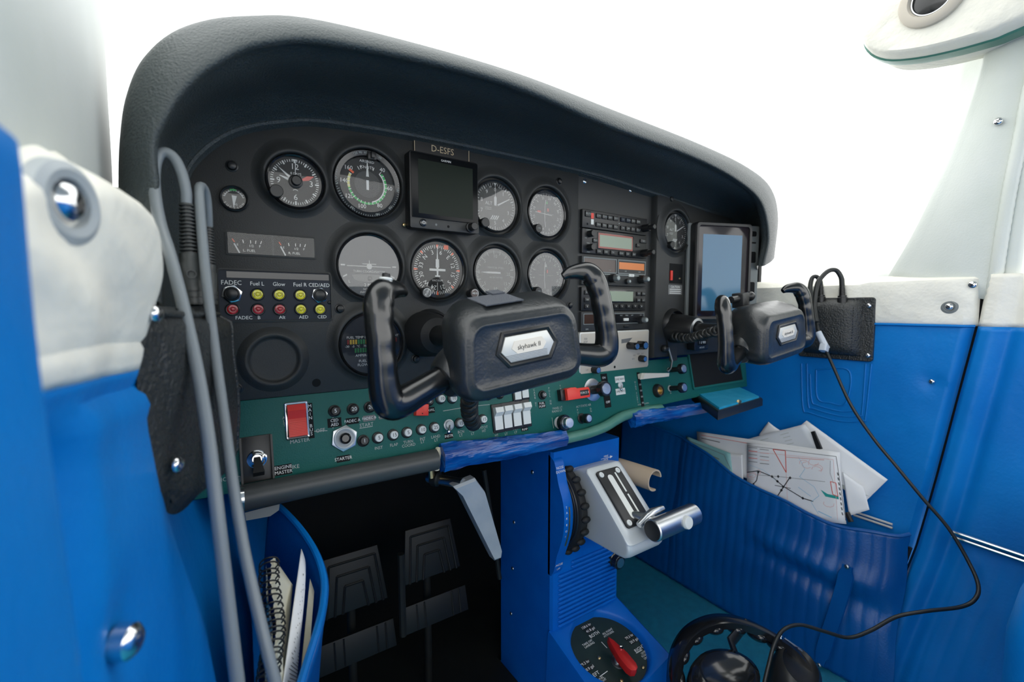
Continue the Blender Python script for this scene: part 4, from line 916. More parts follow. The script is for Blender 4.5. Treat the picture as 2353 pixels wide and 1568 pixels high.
# white rockers
for k, (px, lab) in enumerate(((1142, 'first white rocker of four, above PITOT HT'), (1163, 'second white rocker of four, above NAV LT'), (1184.5, 'third white rocker of four, above BCN LT'), (1206, 'fourth white rocker of four, above the lower FUEL PUMP sticker'), (1186, 'white rocker above TAXI LT under the yoke hub'), (1203, 'white rocker above LDG LT under the yoke hub'))):
    py = (962, 958, 954, 950, 901, 897)[k]; x, y = LP(px, py); t = low('rocker_switch', x, y); tag(t, lab, 'switch', 'white rocker switches')
    w = .0088 if k < 4 else .0078
    b = MB(); b.box(-w, w, -.0205 if k < 4 else -.0150, .0205 if k < 4 else .0150, 0, .0028, .0006, .001); b.build('frame', 'black', t)
    h = .0160 if k < 4 else .0115; w -= .0022
    b = MB(); b.add([(-w, -h, .0028), (w, -h, .0028), (w, h, .0028), (-w, h, .0028), (-w, -h, .0042), (w, -h, .0042), (w, h*.2, .0052), (-w, h*.2, .0052), (-w, h*.55, .0115), (w, h*.55, .0115), (-w, h, .0100), (w, h, .0100)], [(4, 5, 6, 7), (7, 6, 9, 8), (8, 9, 11, 10), (0, 1, 5, 4), (2, 3, 10, 11), (0, 4, 7, 8, 10, 3), (1, 2, 11, 9, 6, 5)]); b.build('paddle', 'white_switch', t, smooth=0)
# red guards
x, y = LP(965, 940); t = low('breaker_clip', x, y); tag(t, 'small red clip on a breaker under the pilot yoke arm', 'clip')
b = MB(); b.M = rotz(-8); b.box(-.0085, .0085, -.0090, .0060, 0, .0095, .001, .001); b.box(-.0115, -.0085, -.002, .0055, .002, .006); b.build('clip_body', 'red_orange', t)
b = MB(); b.lathe([(.0008, .0096), (.0001, .0097)], 8, -.001, -.006); b.build('rivet_hole', 'black_matte', t)
x, y = LP(1322, 904, .01); t = low('guarded_switch', x, y); tag(t, 'red switch guard marked FORCE B', 'switch')
b = MB(); b.box(-.0290, -.0190, -.0090, .0085, 0, .009, .001, .001); b.build('hinge_block', 'black', t)
b = MB(); b.prism([(-.0205, -.0095), (.0265, -.0095), (.0285, .002), (.0255, .0075), (.002, .0075), (-.002, .0095), (-.012, .0100), (-.0205, .0085)], .001, .0150, .0012); g = b.build('guard', 'red_orange', t)
b = MB(); b.box(.0060, .0240, -.0055, .0035, .0150, .0155); o = b.build('sticker', 'black', g); b = MB(); b.text('FORCE B', .0150, -.001, .0034, .0157); b.build('lettering', 'ink', g)
# rotary and push-pull controls
def pull(name, px, py, label, r, h, stem=.006, base=None, cap='alu', cat='control', mat_='black_gloss', rs=.0035, stem_m='black'):
    x, y = LP(px, py, .004); t = low(name, x, y); tag(t, label, cat)
    if base: bb = MB(); bb.lathe([(base[0], 0), (base[0], .0014), (base[0]*.82, .0022), (base[0]*.5, .0024)], 28); bb.build('base_ring', base[1], t)
    bb = MB(); bb.lathe([(rs, 0), (rs, stem)], 16); bb.build('stem', stem_m, t)
    bb = MB(); bb.lathe([(r*.55, stem), (r, stem+h*.25), (r, stem+h*.8), (r*.92, stem+h)], 24); k = bb.build('knob', mat_, t)
    bb = MB(); bb.lathe([(r*.72, stem+h), (r*.68, stem+h+.0008), (.0005, stem+h+.0009)], 24); bb.build('cap', cap, k); return t
t = pull('panel_light_control', 1288, 972, 'large black rotary dimmer knob with silver cap, below PANEL LT', .0125, .010, .008, (.0095, 'white_nylon'), 'alu')
b = MB(); b.lathe([(.0082, .018), (.0080, .0260), (.0070, .0270), (.0003, .0271)], 24); b.build('inner_knob', 'alu', t)
pull('static_air_control', 1340, 962, 'small black pull knob under ALT STATIC AIR', .0078, .012, .006, (.0085, 'black'))
x, y = LP(1365, 896); t = pull('fuel_shutoff_control', 1365, 896, 'black knob over a worn metal disc beside the ON OFF strip', .0128, .013, .020, (.0190, 'steel'), 'alu', rs=.0075)
pull('cabin_heat_control', 1540, 851, 'upper black pull knob with silver cap near the glove box', .0098, .011, .024, (.0055, 'chrome'), rs=.0048)
pull('cabin_air_control', 1543, 893, 'lower black pull knob with silver cap near the glove box', .0098, .011, .022, (.0060, 'ink_dim'), rs=.0048)
x, y = LP(1514, 898, .004); t = low('lighter_socket', x, y); tag(t, 'black round lighter socket below the flap lever', 'socket')
b = MB(); b.lathe([(.0128, 0), (.0128, .003), (.0105, .0080), (.0082, .0080), (.0078, .0010)], 28, cap1=False); b.build('collar', 'black', t)
b = MB(); b.lathe([(.0079, .0010), (.0079, .0065), (.0070, .0064), (.0068, .0005)], 24); b.build('metal_liner', 'brass', t)
x, y = LP(1470, 890); t = low('flap_lever', x, y); tag(t, 'beige flap lever sticking out of its slot beside WING FLAPS', 'lever')
b = MB(); b.box(-.0030, .0040, -.036, .027, 0, .0012); b.build('slot_plate', 'black_matte', t)
b = MB(); b.M = Matrix.Translation((.001, .019, 0)); b.rings([[(-.003, -.004, 0), (.003, -.004, 0), (.003, .004, 0), (-.003, .004, 0)], [(-.003, -.004, .004), (.010, -.004, .004), (.010, .005, .004), (-.003, .005, .004)], [(-.004, -.0055, .006), (.045, -.007, .020), (.045, .001, .022), (-.004, .006, .012)], [(-.002, -.005, .012), (.044, -.006, .032), (.044, .0, .034), (-.002, .005, .018)]]); b.build('paddle', 'plate_cream', t, smooth=20)
for k in range(4):
    b = MB(); b.box(-.002, .003, -.030+k*.011, -.027+k*.011, .0012, .0020); b.build('slot_notch', 'grey_plastic', t)
# glove box: dark opening and its lid hanging open
x, y = LP(1650, 850); t = low('glove_box', x, y); tag(t, 'open glove box with teal lid hanging down', 'glove box')
b = MB(); b.box(-.095, .085, -.030, .040, .0003, .0015); b.build('opening', 'black_matte', t)
b = MB(); o_ = rrect(.186, .076, .003, 3, -.005, .005); i_ = rrect(.178, .068, .002, 3, -.005, .005)
b.rings([[(a, c, z) for a, c in q] for q, z in ((o_, 0), (o_, .003), (i_, .003), (i_, .0005))], False, False); b.build('frame', 'green_panel', t)
inv = Matrix.Translation(LPO+Vector((x, 0, 0))+LPU*y) @ Matrix.Rotation(R(90)-TILT, 4, 'X'); inv = inv.inverted()
zl = .512
lid = [atZ(1590, 903, zl+.010), atZ(1690, 885, zl+.010), atZ(1753, 915, zl), atZ(1650, 946, zl)]
def lidm(k, dz): c = sum(lid, Vector())/4; return [inv @ (c+(p-c)*k+Vector((0, 0, dz))) for p in lid]
b = MB(); b.rings([lidm(1, -.016), lidm(1, -.003), lidm(.97, 0)]); b.build('lid_shell', 'black', t)
b = MB(); b.rings([lidm(.90, 0), lidm(.88, .0035)]); b.build('lid_lining', 'teal_tray', t, label='worn teal lid lining')
pc = inv @ (lid[2].lerp(lid[3], .5)+Vector((0, .006, .0036))); b = MB(); b.sph(pc, .0045, 10, 6, 1.8, 1, .6); b.build('latch', 'brass', t)

# ================================================================== control yokes
def yoke(name, loc, label, badge_rot=0.):
    t = empty(name, loc, (R(90), R(-6.5), 0)); tag(t, label, 'control yoke', 'paired control yokes')
    def ol(w, h, r, tp=.0): return [(x*(1+tp*(-y/h)), y) for x, y in rrect(w, h, r, 6)]
    S = lambda o, z, dy=0: [(x, y+dy, z) for x, y in o]
    b = MB()
    base = [(x, y-.003) for x, y in ol(.132, .075, .022, .10)]
    b.rings([S(ol(.050, .046, .020), -.060), S(ol(.070, .060, .022), -.054, .002), S(ol(.106, .080, .024, .05), -.036, .004), S(ol(.130, .089, .024, .08), -.010, .0025), S(ol(.136, .082, .023, .10), .012, -.001), S(base, .020), S(inset(base, .002), .0235), S(inset(base, .005), .0255), S(inset(base, .0078), .0258), S(inset(base, .0088), .0268), S(inset(base, .0102), .0270), S(inset(base, .0116), .0264), S(inset(base, .0130), .0257), [(x*.62, y*.5, .0261) for x, y in base], [(x*.3, y*.2, .0263) for x, y in base]], True, True)
    hub = b.build('hub', 'yoke_plastic', t, smooth=50)
    for s in (-1, 1):                                   # flared collars where the arms leave the hub
        b = MB(); b.tube([(s*.040, -.012, -.016), (s*.058, -.019, -.014), (s*.066, -.022, -.012), (s*.069, -.023, -.0115)], [.026, .0225, .0185, .0160], 20); b.build('arm_collar', 'yoke_plastic', hub)
    hx = [(-.030, -.001), (-.018, -.0145), (.018, -.0145), (.030, -.001), (.021, .0135), (-.021, .0135)]
    hx = [(-.0305, -.0025), (-.0195, -.0150), (.0225, -.0150), (.0315, -.001), (.0225, .0140), (-.0235, .0140)]
    k = 1.12; o_ = [(x*k, y*k+.001) for x, y in hx]
    b = MB(); b.rings([S(o_, .0250), S(o_, .0262), S(inset(o_, .0020), .0272), S(inset(o_, .0030), .0266), S(inset(o_, .0045), .0250)], False, True); bz = b.build('badge', 'black', t, label='hexagonal silver name badge')
    b = MB(); q = inset(o_, .0048); b.prism(q, .0250, .0262, .0004); b.build('silver_plate', 'plate_silver', bz)
    b = MB(); q2 = [(x*.66+.0008, y*.50+.0012) for x, y in q]; b.prism(q2, .0262, .0267); b.build('cream_plate', 'plate_cream', bz)
    b = MB()
    for i in range(7): yy = -.0128+i*.0013; x0 = -.0205-.0012*i; b.quad(x0*.96, yy, .0210, yy, .0003, .0264)
    b.build('fine_lines', 'ink_black', bz)
    b = MB(); b.text('skyhawk II', .0008, .0010, .0043, .0270, 0, 1.0); b.build('lettering', 'ink_black', bz); bz.location.z = .0012
    for s in (-1, 1):
        P = [(.045, -.0155, -.014), (.070, -.0205, -.011), (.095, -.0265, -.006), (.112, -.0300, -.002), (.1215, -.0275, .0), (.1245, -.016, .001), (.1240, 0, .001), (.1225, .019, 0), (.1210, .037, -.002), (.1185, .051, -.005), (.1130, .0600, -.009), (.1040, .0620, -.014), (.0950, .0610, -.019), (.0890, .0580, -.022)]
        Q = [.0105, .0106, .0110, .0120, .0126, .0116, .0107, .0104, .0103, .0110, .0100, .0078, .0060, .0038]
        n = 70; pts = crom(P, n); rr = [v.x for v in crom([(q, 0, 0) for q in Q], n)]
        for i in range(n):                              # finger grooves on the inner side
            u = i/(n-1)
            if .42 < u < .74: e = math.sin((u-.42)/.32*math.pi*8)*sm((u-.42)*20)*sm((.74-u)*20); pts[i].x += .0003*e; rr[i] -= .0002*e
        b = MB(); b.tube([(s*p.x, p.y, p.z) for p in pts], rr, 18, sq=1.12); h = b.build('grip', 'yoke_grip', t, smooth=60)
        if s < 0 and name == 'control_yoke':
            b = MB(); b.lathe([(.0062, .0), (.0062, .0025), (.0052, .003), (.0056, .0045), (.0050, .0055)], 16); b.M = None
            b.v = [Matrix.Translation((-.1085, .0665, -.012)) @ rotz(-12) @ rotx(-90) @ v for v in b.v]; pb = b.build('transmit_button', 'white_nylon', h, label='white threaded push-to-talk button')
            b = MB(); b.lathe([(.0033, .0055), (.0033, .0085), (.0026, .0090)], 12); b.v = [Matrix.Translation((-.1085, .0665, -.012)) @ rotz(-12) @ rotx(-90) @ v for v in b.v]; b.build('button_cap', 'black', pb)
    b = MB(); b.cyl((0, 0, -.26), (0, 0, -.056), .0125, 20); b.build('shaft', 'black', t)
    return t
YZ = .6645
y1 = yoke('control_yoke', (.2385, -.205, YZ), 'large black control yoke in front of the flight gauges, pilot side')
b = MB(); b.M = Matrix.Translation((-.012, .0440, .000)) @ rotx(-76) @ rotz(4)
b.box(-.022, .020, -.016, .014, .0, .0010); b.box(.004, .018, .010, .022, .0008, .0026); b.v = [v for v in b.v]; b.build('velcro_patch', 'velcro', y1, label='dark blue hook-and-loop patch')
b = MB(); b.lathe([(.030, -.203), (.028, -.180), (.022, -.165), (.0128, -.160)], 24, cap1=False); b.build('shaft_boot', 'rubber', y1)
y2 = yoke('passenger_yoke', (.7400, -.192, .6590), 'smaller-looking black control yoke beside the tablet, passenger side')
b = MB(); b.lathe([(.028, -.180), (.0270, -.160), (.0235, -.135), (.0205, -.128), (.0125, -.128)], 28, cap1=False); b.build('bearing_cone', 'black', y2)
b = MB(); b.lathe([(.0212, -.133), (.0205, -.127), (.0160, -.126)], 28, cap1=False); b.build('bearing_ring', 'steel', y2)
b = MB(); b.cyl((-.008, .0, -.066), (.008, 0, -.066), .020, 20, b=.002); b.build('shaft_clamp', 'black', y2)
b = MB(); b.cyl((-.030, .056, -.045), (.022, .056, -.045), .0055, 12); b.box(-.010, .010, .040, .064, -.055, -.036, .002, .002); b.sph((.026, .056, -.045), .0085, 12, 8); b.build('accessory_clamp', 'black', y2)
# coiled cords under the yokes
def coil(name, P, r, turns, wr, label):
    t = MB(); pts = crom(P, 400); out = []
    for i, p in enumerate(pts):
        T = (pts[min(i+1, 399)]-pts[max(i-1, 0)]).normalized(); u = T.cross(Vector((0, 1, .2))).normalized(); w = T.cross(u); a = 2*math.pi*turns*i/399
        out.append(p+(u*math.cos(a)+w*math.sin(a))*r)
    t.tube(out, wr, 6); o = t.build(name, 'cable_black', smooth=60); tag(o, label, 'cord', 'coiled yoke cords'); return o
coil('coiled_cord', [atY(1082, 900, -.12), atY(1078, 935, -.085), atY(1082, 962, -.06), atY(1090, 975, -.035)], .0082, 9, .0028, 'black coiled cord hanging from the pilot yoke to the green panel')
coil('coiled_cord', [atY(1545, 772, -.03), atY(1580, 778, -.07), atY(1612, 770, -.11), atY(1650, 760, -.15)], .0062, 13, .0026, 'black coiled cord running under the passenger yoke shaft')
# ================================================================== centre console
cs = empty('centre_console'); tag(cs, 'blue centre console with ribbed front and sloping selector box', 'console')
b = MB(); ox = [(.450, .145), (.450, -.003), (.453, -.008), (.602, -.008), (.605, -.003), (.605, .145), (.600, .150), (.455, .150)]
b.rings([[(x, y, z) for x, y in ox] for z in (0, .16, .30, .462, .468)]); b.build('body', 'blue_console', cs, smooth=30)
for k in range(14):                                                 # ribs on the front
    z = .172+k*.0078; b = MB(); x1 = .598 if k < 10 else .598
    x0 = .464 if z < .262 else .492
    b.tube([(x0, -.0085, z), (x0+.002, -.0098, z), (x1-.002, -.0098, z), (x1, -.0085, z)], [.0012, .0024, .0024, .0012], 8); b.build('rib', 'blue_console', cs)
# raised cheek beside the trim wheel
prof = [(.0, .462), (-.012, .455), (-.018, .440), (-.024, .420), (-.034, .398), (-.038, .375), (-.036, .345), (-.027, .318), (-.020, .300), (-.014, .275), (-.006, .262)]
pc = crom([(0, y, z) for y, z in prof], 30)
b = MB(); b.rings([[(x, p.y if e else -.003, p.z) for p in pc]+[(x, .002, pc[-1].z), (x, .002, pc[0].z)] for x, e in ((.450, 1), (.4665, 1), (.468, 1))]); b.build('wheel_cheek', 'blue_console', cs, smooth=30)
b = MB(); sl = [p for p in pc if .318 < p.z < .392]
b.tube([(.4605, p.y-.0006, p.z) for p in sl], .0012, 6); b.build('indicator_slot', 'brass', cs)
def cheek_text(s, z, h, dx=0.):
    p = min(pc, key=lambda q: abs(q.z-z)); i = pc.index(p); d = (pc[max(i-1, 0)]-pc[min(i+1, 29)]).normalized()
    bb = MB(); bb.M = Matrix(((1, 0, 0, .4585+dx), (0, d.y, -d.z, p.y-.0006), (0, d.z, d.y, p.z), (0, 0, 0, 1))); bb.text(s, 0, 0, h, .0); bb.build('lettering', 'ink', cs)
cheek_text('NOSE', .4440, .0040); cheek_text('DOWN', .4375, .0040); cheek_text('NOSE', .2850, .0040); cheek_text('UP', .2790, .0040)
for k, ch in enumerate('TAKE>OFF'): cheek_text(ch, .386-k*.0072, .0034, -.0035)
b = MB(); b.M = Matrix.Translation((.570, -.0082, .437)) @ rotx(90); b.text('MIKE', 0, .003, .0034, 0); b.text('JACK', 0, -.003, .0034, 0); b.quad(-.012, 0, .010, 0, .0006, 0); b.quad(.010, 0, .016, 0, .005, 0, .0004); b.build('lettering', 'ink', cs)
for y, z in ((.10, .31), (.105, .22), (.11, .13)):
    screw(cs, 0, 0, 0, .0032, 'steel', M=Matrix.Translation((.45, y, z)) @ roty(-90), slot=False)
screw(cs, 0, 0, 0, .0036, 'steel', M=Matrix.Translation((.45, .045, .42)) @ roty(-90), slot=False)
# selector box
b = MB()
T = [(.446, -.004, .168), (.608, -.004, .168), (.603, -.127, .1375), (.440, -.150, .132)]
def box_ring(k, dz, drop=None): c = sum((Vector(p) for p in T), Vector())/4; return [Vector((c.x+(p[0]-c.x)*k, c.y+(p[1]-c.y)*k, (p[2]+dz) if drop is None else drop)) for p in T]
b.rings([box_ring(1.05, 0, 0.), box_ring(1.03, 0, .06), box_ring(1.0, -.004), box_ring(.985, 0)], True, False)
c = sum((Vector(p) for p in T), Vector())/4; nT = (Vector(T[1])-Vector(T[0])).cross(Vector(T[3])-Vector(T[0])).normalized(); nT = nT if nT.z > 0 else -nT
xT = Vector((1, 0, 0)); yT = nT.cross(xT).normalized()
MT = Matrix(((xT.x, yT.x, nT.x, c.x+.0), (xT.y, yT.y, nT.y, c.y+.004), (xT.z, yT.z, nT.z, c.z), (0, 0, 0, 1)))
RD = .0640; n = 48; outer = []                                     # top sheet with round well
tl = [MT.inverted() @ p for p in box_ring(.985, 0)]
def edge(a):
    d = Vector((math.cos(a), math.sin(a))); best = 9
    for i in range(4):
        p, q = tl[i].xy, tl[(i+1) % 4].xy; e = q-p; den = d.x*e.y-d.y*e.x
        if abs(den) < 1e-9: continue
        t_ = (p.x*e.y-p.y*e.x)/den; s_ = (p.x*d.y-p.y*d.x)/den
        if t_ > 0 and -1e-6 <= s_ <= 1+1e-6: best = min(best, t_)
    return best
angs = sorted([2*math.pi*k/n for k in range(n)]+[math.atan2(p.y, p.x) % (2*math.pi) for p in tl])
o1 = [MT @ Vector((edge(a)*math.cos(a), edge(a)*math.sin(a), 0)) for a in angs]
cr = lambda r, z: [MT @ Vector((min(r, edge(a)-.003)*math.cos(a), min(r, edge(a)-.003)*math.sin(a), z)) for a in angs]
b.rings([o1, cr(RD+.004, 0), cr(RD+.002, -.001), cr(RD, -.004), cr(RD-.002, -.011)], False, False); b.build('selector_box', 'blue_console', cs, smooth=30)
fs = empty('fuel_selector', MT @ Vector((0, 0, -.011))); fs.rotation_euler = MT.to_euler(); tag(fs, 'red lever fuel selector on a dark round plate at the console foot', 'fuel selector')
b = MB(); b.lathe([(RD-.002, 0), (.001, .0004)], 48); b.build('dial_plate', 'selector_plate', fs)
MF = Matrix.Translation(MT @ Vector((0, 0, -.011))) @ MT.to_euler().to_matrix().to_4x4(); MFI = MF.inverted()
def fl(px, py, h=.001):                                             # where a sight line meets the selector plate
    d = MFI.to_3x3() @ ray(px, py); c_ = MFI @ CAM; k = (h-c_.z)/d.z; return (c_+d*k).xy
def fang(p, q): v = fl(*q)-fl(*p); return math.degrees(math.atan2(v.y, v.x))
RT = fang((1354, 1467), (1378, 1453))
def fsw(s, px, py, h): bb = MB(); v = fl(px, py); bb.text(s, v.x, v.y, h, .0010, RT); bb.build('lettering', 'ink', fs)
for a in (('BOTH', 1366, 1459, .0056), ('ALL FLIGHT', 1396, 1452, .0032), ('ATTITUDES', 1399, 1458, .0032), ('TAKE OFF', 1350, 1478, .0034), ('LANDING', 1355, 1483, .0034), ('RIGHT', 1470, 1491, .0056), ('LEVEL', 1479, 1500, .0032), ('FLIGHT', 1482, 1506, .0032), ('ONLY', 1486, 1512, .0032), ('LEFT', 1368, 1551, .0056), ('LEVEL', 1381, 1560, .0032), ('FLIGHT', 1385, 1566, .0032)): fsw(*a)
def fst(items):
    for s, px, py in items:
        v = fl(px, py); bb = MB(); bb.M = Matrix.Translation((v.x, v.y, 0)) @ rotz(RT); bb.box(-.0098, .0098, -.0034, .0034, .0004, .0009); o = bb.build('sticker', 'black', fs); bb = MB(); bb.M = Matrix.Translation((v.x, v.y, 0)) @ rotz(RT); bb.text(s, 0, 0, .0044, .0011); bb.build('lettering', 'ink', o)
fst((('158.6 ltr', 1347, 1440), ('41.8 gal', 1357, 1448), ('79.3 ltr', 1446, 1464), ('20.9 gal', 1457, 1473), ('79.3 ltr', 1344, 1525), ('20.9 gal', 1354, 1537)))
for p, q in (((1382, 1476), (1395, 1490)), ((1462, 1502), (1476, 1494)), ((1378, 1556), (1396, 1543))):
    b = MB(); b.quad(*fl(*p), *fl(*q), .0010, .0010); b.build('index_line', 'ink', fs)
for p in ((1377, 1512), (1478, 1534), (1428, 1564)): v = fl(*p); screw(fs, v.x, v.y, .0004, .0032, 'brass', slot=False)
tip = fl(1398, 1463, .024); tail = fl(1462, 1541, .024); pv = fl(1428, 1490, .024); dv = tip-tail; LA = math.degrees(math.atan2(dv.y, dv.x))-90; LL = dv.length
pb_ = fl(1420, 1527, .003)
b = MB(); b.lathe([(.0115, .0006), (.0110, .0030), (.0060, .0034), (.0058, .0130)], 24, pb_.x*.5+pv.x*.5, pb_.y*.5+pv.y*.5); b.build('post', 'steel', fs)
b = MB(); b.M = Matrix.Translation((tail.x, tail.y, 0)) @ rotz(LA); w = .0092; o_ = [(0, LL), (-.0040, LL*.86), (-w, LL*.45), (-w, .009), (-w*.72, .0028), (0, 0), (w*.72, .0028), (w, .009), (w, LL*.45), (.0040, LL*.86)]
b.prism(o_, .012, .024, .0015); L_ = b.build('lever', 'red_anodised', fs, smooth=30)
b = MB(); b.lathe([(.0030, .024), (.0028, .0255), (.0016, .0252)], 16, pv.x, pv.y); b.build('lever_screw', 'chrome', L_)
# trim wheel
tw = empty('trim_wheel', (.479, .024, .369)); tag(tw, 'black knobbed elevator trim wheel protruding from the blue console', 'trim wheel')
b = MB(); b.M = roty(90); b.lathe([(.060, -.0085), (.074, -.0085), (.0775, -.0060), (.0790, 0), (.0775, .0060), (.074, .0085), (.060, .0085)], 60, cap0=True); b.build('rim', 'rubber', tw)
for k in range(4):
    r = .0725-k*.0052; b = MB(); b.M = roty(90); b.lathe([(r, -.0085), (r-.0008, -.0100), (r-.0026, -.0100), (r-.0034, -.0085)], 60, cap1=False); b.build('groove_ring', 'black', tw)
for k in range(24):
    a = 2*math.pi*k/24
    if math.cos(a) < .35: b = MB(); b.sph((0, .0800*math.cos(a), .0800*math.sin(a)), .0068, 10, 6, 1.25, .8, .8); b.build('rim_knob', 'rubber', tw)
# silver throttle quadrant
tq = empty('throttle_quadrant', (.49, -.02, .33)); tag(tq, 'silver throttle box with slotted dark plate on the blue console', 'throttle quadrant')
IT = Vector((.49, -.02, .33))
prof = [(-.004, .424), (-.012, .434), (-.026, .440), (-.040, .441), (-.050, .436), (-.125, .366), (-.133, .355), (-.134, .345), (-.127, .335), (-.110, .332), (-.030, .330), (-.004, .330)]
pp = crom([(0, y, z) for y, z in prof], 48, True)
def qr(x, k): c_ = Vector((0, -.06, .378)); return [Vector((x, c_.y+(p.y-c_.y)*k, c_.z+(p.z-c_.z)*k))-IT for p in pp]
b = MB(); b.rings([qr(.490, .90), qr(.4905, .95), qr(.4935, .985), qr(.499, 1.), qr(.560, 1.), qr(.5655, .985), qr(.568, .95), qr(.5685, .90)]); b.build('housing', 'silver_paint', tq, smooth=50)
dS = Vector((0, -.075, -.070)).normalized(); nS = Vector((0, -.070, .075)).normalized()
oS = Vector((.529, -.0845, .4055))-IT; MS = Matrix(((1, 0, 0, oS.x), (0, -dS.y, nS.y, oS.y), (0, -dS.z, nS.z, oS.z), (0, 0, 0, 1)))
b = MB(); b.M = MS; b.box(-.0265, .0250, -.047, .047, -.001, .0022, .0006, .005); pl = b.build('slot_plate', 'black', tq)
b = MB(); b.M = MS; b.box(-.0095, .0015, -.037, .037, .0022, .0025, 0, .005); b.build('white_slot', 'white_switch', pl)
b = MB(); b.M = MS; b.box(.0085, .0115, .004, .038, .0022, .0025); b.build('white_mark', 'white_switch', pl)
b = MB(); b.M = MS; b.box(.0085, .0115, -.036, .000, .0022, .0025); b.build('white_mark', 'white_switch', pl)
for x, y in ((-.019, .040), (.0175, .040), (-.019, -.040)):
    b = MB(); b.M = MS; b.lathe([(.0046, .0022), (.0044, .0034), (.0016, .0034), (.0014, .0026)], 18, x, y); o = b.build('plate_screw', 'white_nylon', pl)
tv = empty('throttle_lever', (.5, -.12, .38)); tag(tv, 'metal T-handle throttle lever with white button', 'throttle lever'); TV = Vector((.5, -.12, .38))
b = MB(); b.tube([p-TV for p in (Vector((.5255, -.098, .381)), Vector((.530, -.112, .384)), Vector((.536, -.130, .384)), Vector((.545, -.145, .381)))], [.0055, .0068, .0075, .0075], 14); b.build('stalk', 'alu', tv)
b = MB(); b.tube([p-TV for p in (Vector((.516, -.128, .380)), Vector((.524, -.128, .3835)), Vector((.534, -.128, .388)), Vector((.546, -.128, .391)), Vector((.562, -.128, .3915)), Vector((.570, -.128, .3915)))], [.0048, .0050, .0062, .0066, .0052, .0046], 14); b.build('trigger', 'alu', tv)
b = MB(); b.cyl(Vector((.519, -.150, .3795))-TV, Vector((.617, -.150, .3795))-TV, .0160, 28, b=.0015); b.build('handle', 'alu', tv, label='brushed metal cylinder grip')
b = MB(); b.cyl(Vector((.5182, -.150, .3795))-TV, Vector((.5192, -.150, .3795))-TV, .0140, 28); b.build('end_plug', 'black', tv)
b = MB(); b.M = Matrix.Translation(Vector((.578, -.150, .3795))-TV) @ rotx(80); b.lathe([(.0095, .0), (.0095, .0185), (.0085, .0198), (.0005, .0202)], 24); b.build('thumb_button', 'white_nylon', tv)
# beige channel and heat knob on the console
bc = empty('beige_plastic_cover', (.612, -.002, .407)); tag(bc, 'beige open-ended plastic tube beside the silver throttle box', 'plastic cover')
b = MB(); n = 24; rs = []
for y, k in ((.004, 1), (-.066, 1.0), (-.072, 1.0)):
    arc_o = [(.020*math.cos(R(5+275*i/n)), .0185*math.sin(R(5+275*i/n))) for i in range(n+1)]
    arc_i = [(.0172*math.cos(R(5+275*i/n)), .0157*math.sin(R(5+275*i/n))) for i in range(n, -1, -1)]
    rs.append([(x, y, z) for x, z in arc_o+arc_i])
b.rings(rs); b.v = [Matrix.Rotation(R(6), 4, 'Z') @ v for v in b.v]; b.build('shell', 'beige', bc, smooth=40)
b = MB(); b.v = []; b.lathe([(.003, 0), (.0003, .0004)], 10); b.v = [Matrix.Translation((-.0165, -.040, -.008)) @ roty(-115) @ v for v in b.v]; b.build('shell_hole', 'black_matte', bc)
kn = pan('cabin_light_control', .592, -.4525, .0085); tag(kn, 'black knob with silver cap under the silver throttle box', 'control')
b = MB(); b.lathe([(.0125, 0), (.0125, .004), (.010, .006), (.0125, .008), (.0125, .016), (.0105, .0175)], 24); b.build('knob', 'black_gloss', kn)
b = MB(); b.lathe([(.0088, .0175), (.0085, .0184), (.0003, .0185)], 24); b.build('cap', 'alu', kn)

# ================================================================== brake handle, pedals
bh = empty('parking_brake_handle', (.25, -.03, .48)); tag(bh, 'bare metal parking brake handle hanging below the panel', 'brake handle'); B0 = Vector((.25, -.03, .48))
b = MB(); b.cyl(atY(985, 1098, .03)-B0, atY(1064, 1112, -.028)-B0, .0068, 14); b.build('pivot_tube', 'steel', bh)
b = MB(); b.cyl(atY(992, 1099, .02)-B0, atY(1010, 1102, .01)-B0, .0105, 16, b=.002); b.build('clamp', 'dark_metal', bh)
b = MB(); b.tube([atY(992, 1098, .012)-B0, atY(990, 1075, .012)-B0, atY(998, 1050, .008)-B0], .0042, 8); b.build('clamp_bolt', 'brass', bh)
q = [(1040, 1118), (1090, 1098), (1112, 1128), (1152, 1268), (1150, 1282), (1135, 1288), (1128, 1275), (1058, 1135)]
qq = [atY(*p, -.030)-B0 for p in q]; cq = sum(qq, Vector())/8
b = MB(); b.rings([[p+Vector((0, .012, 0)) for p in qq], [p+Vector((0, -.001, 0)) for p in qq], [cq+(p-cq)*.95+Vector((0, -.004, 0)) for p in qq]]); b.build('handle', 'cast_alloy', bh, smooth=30)
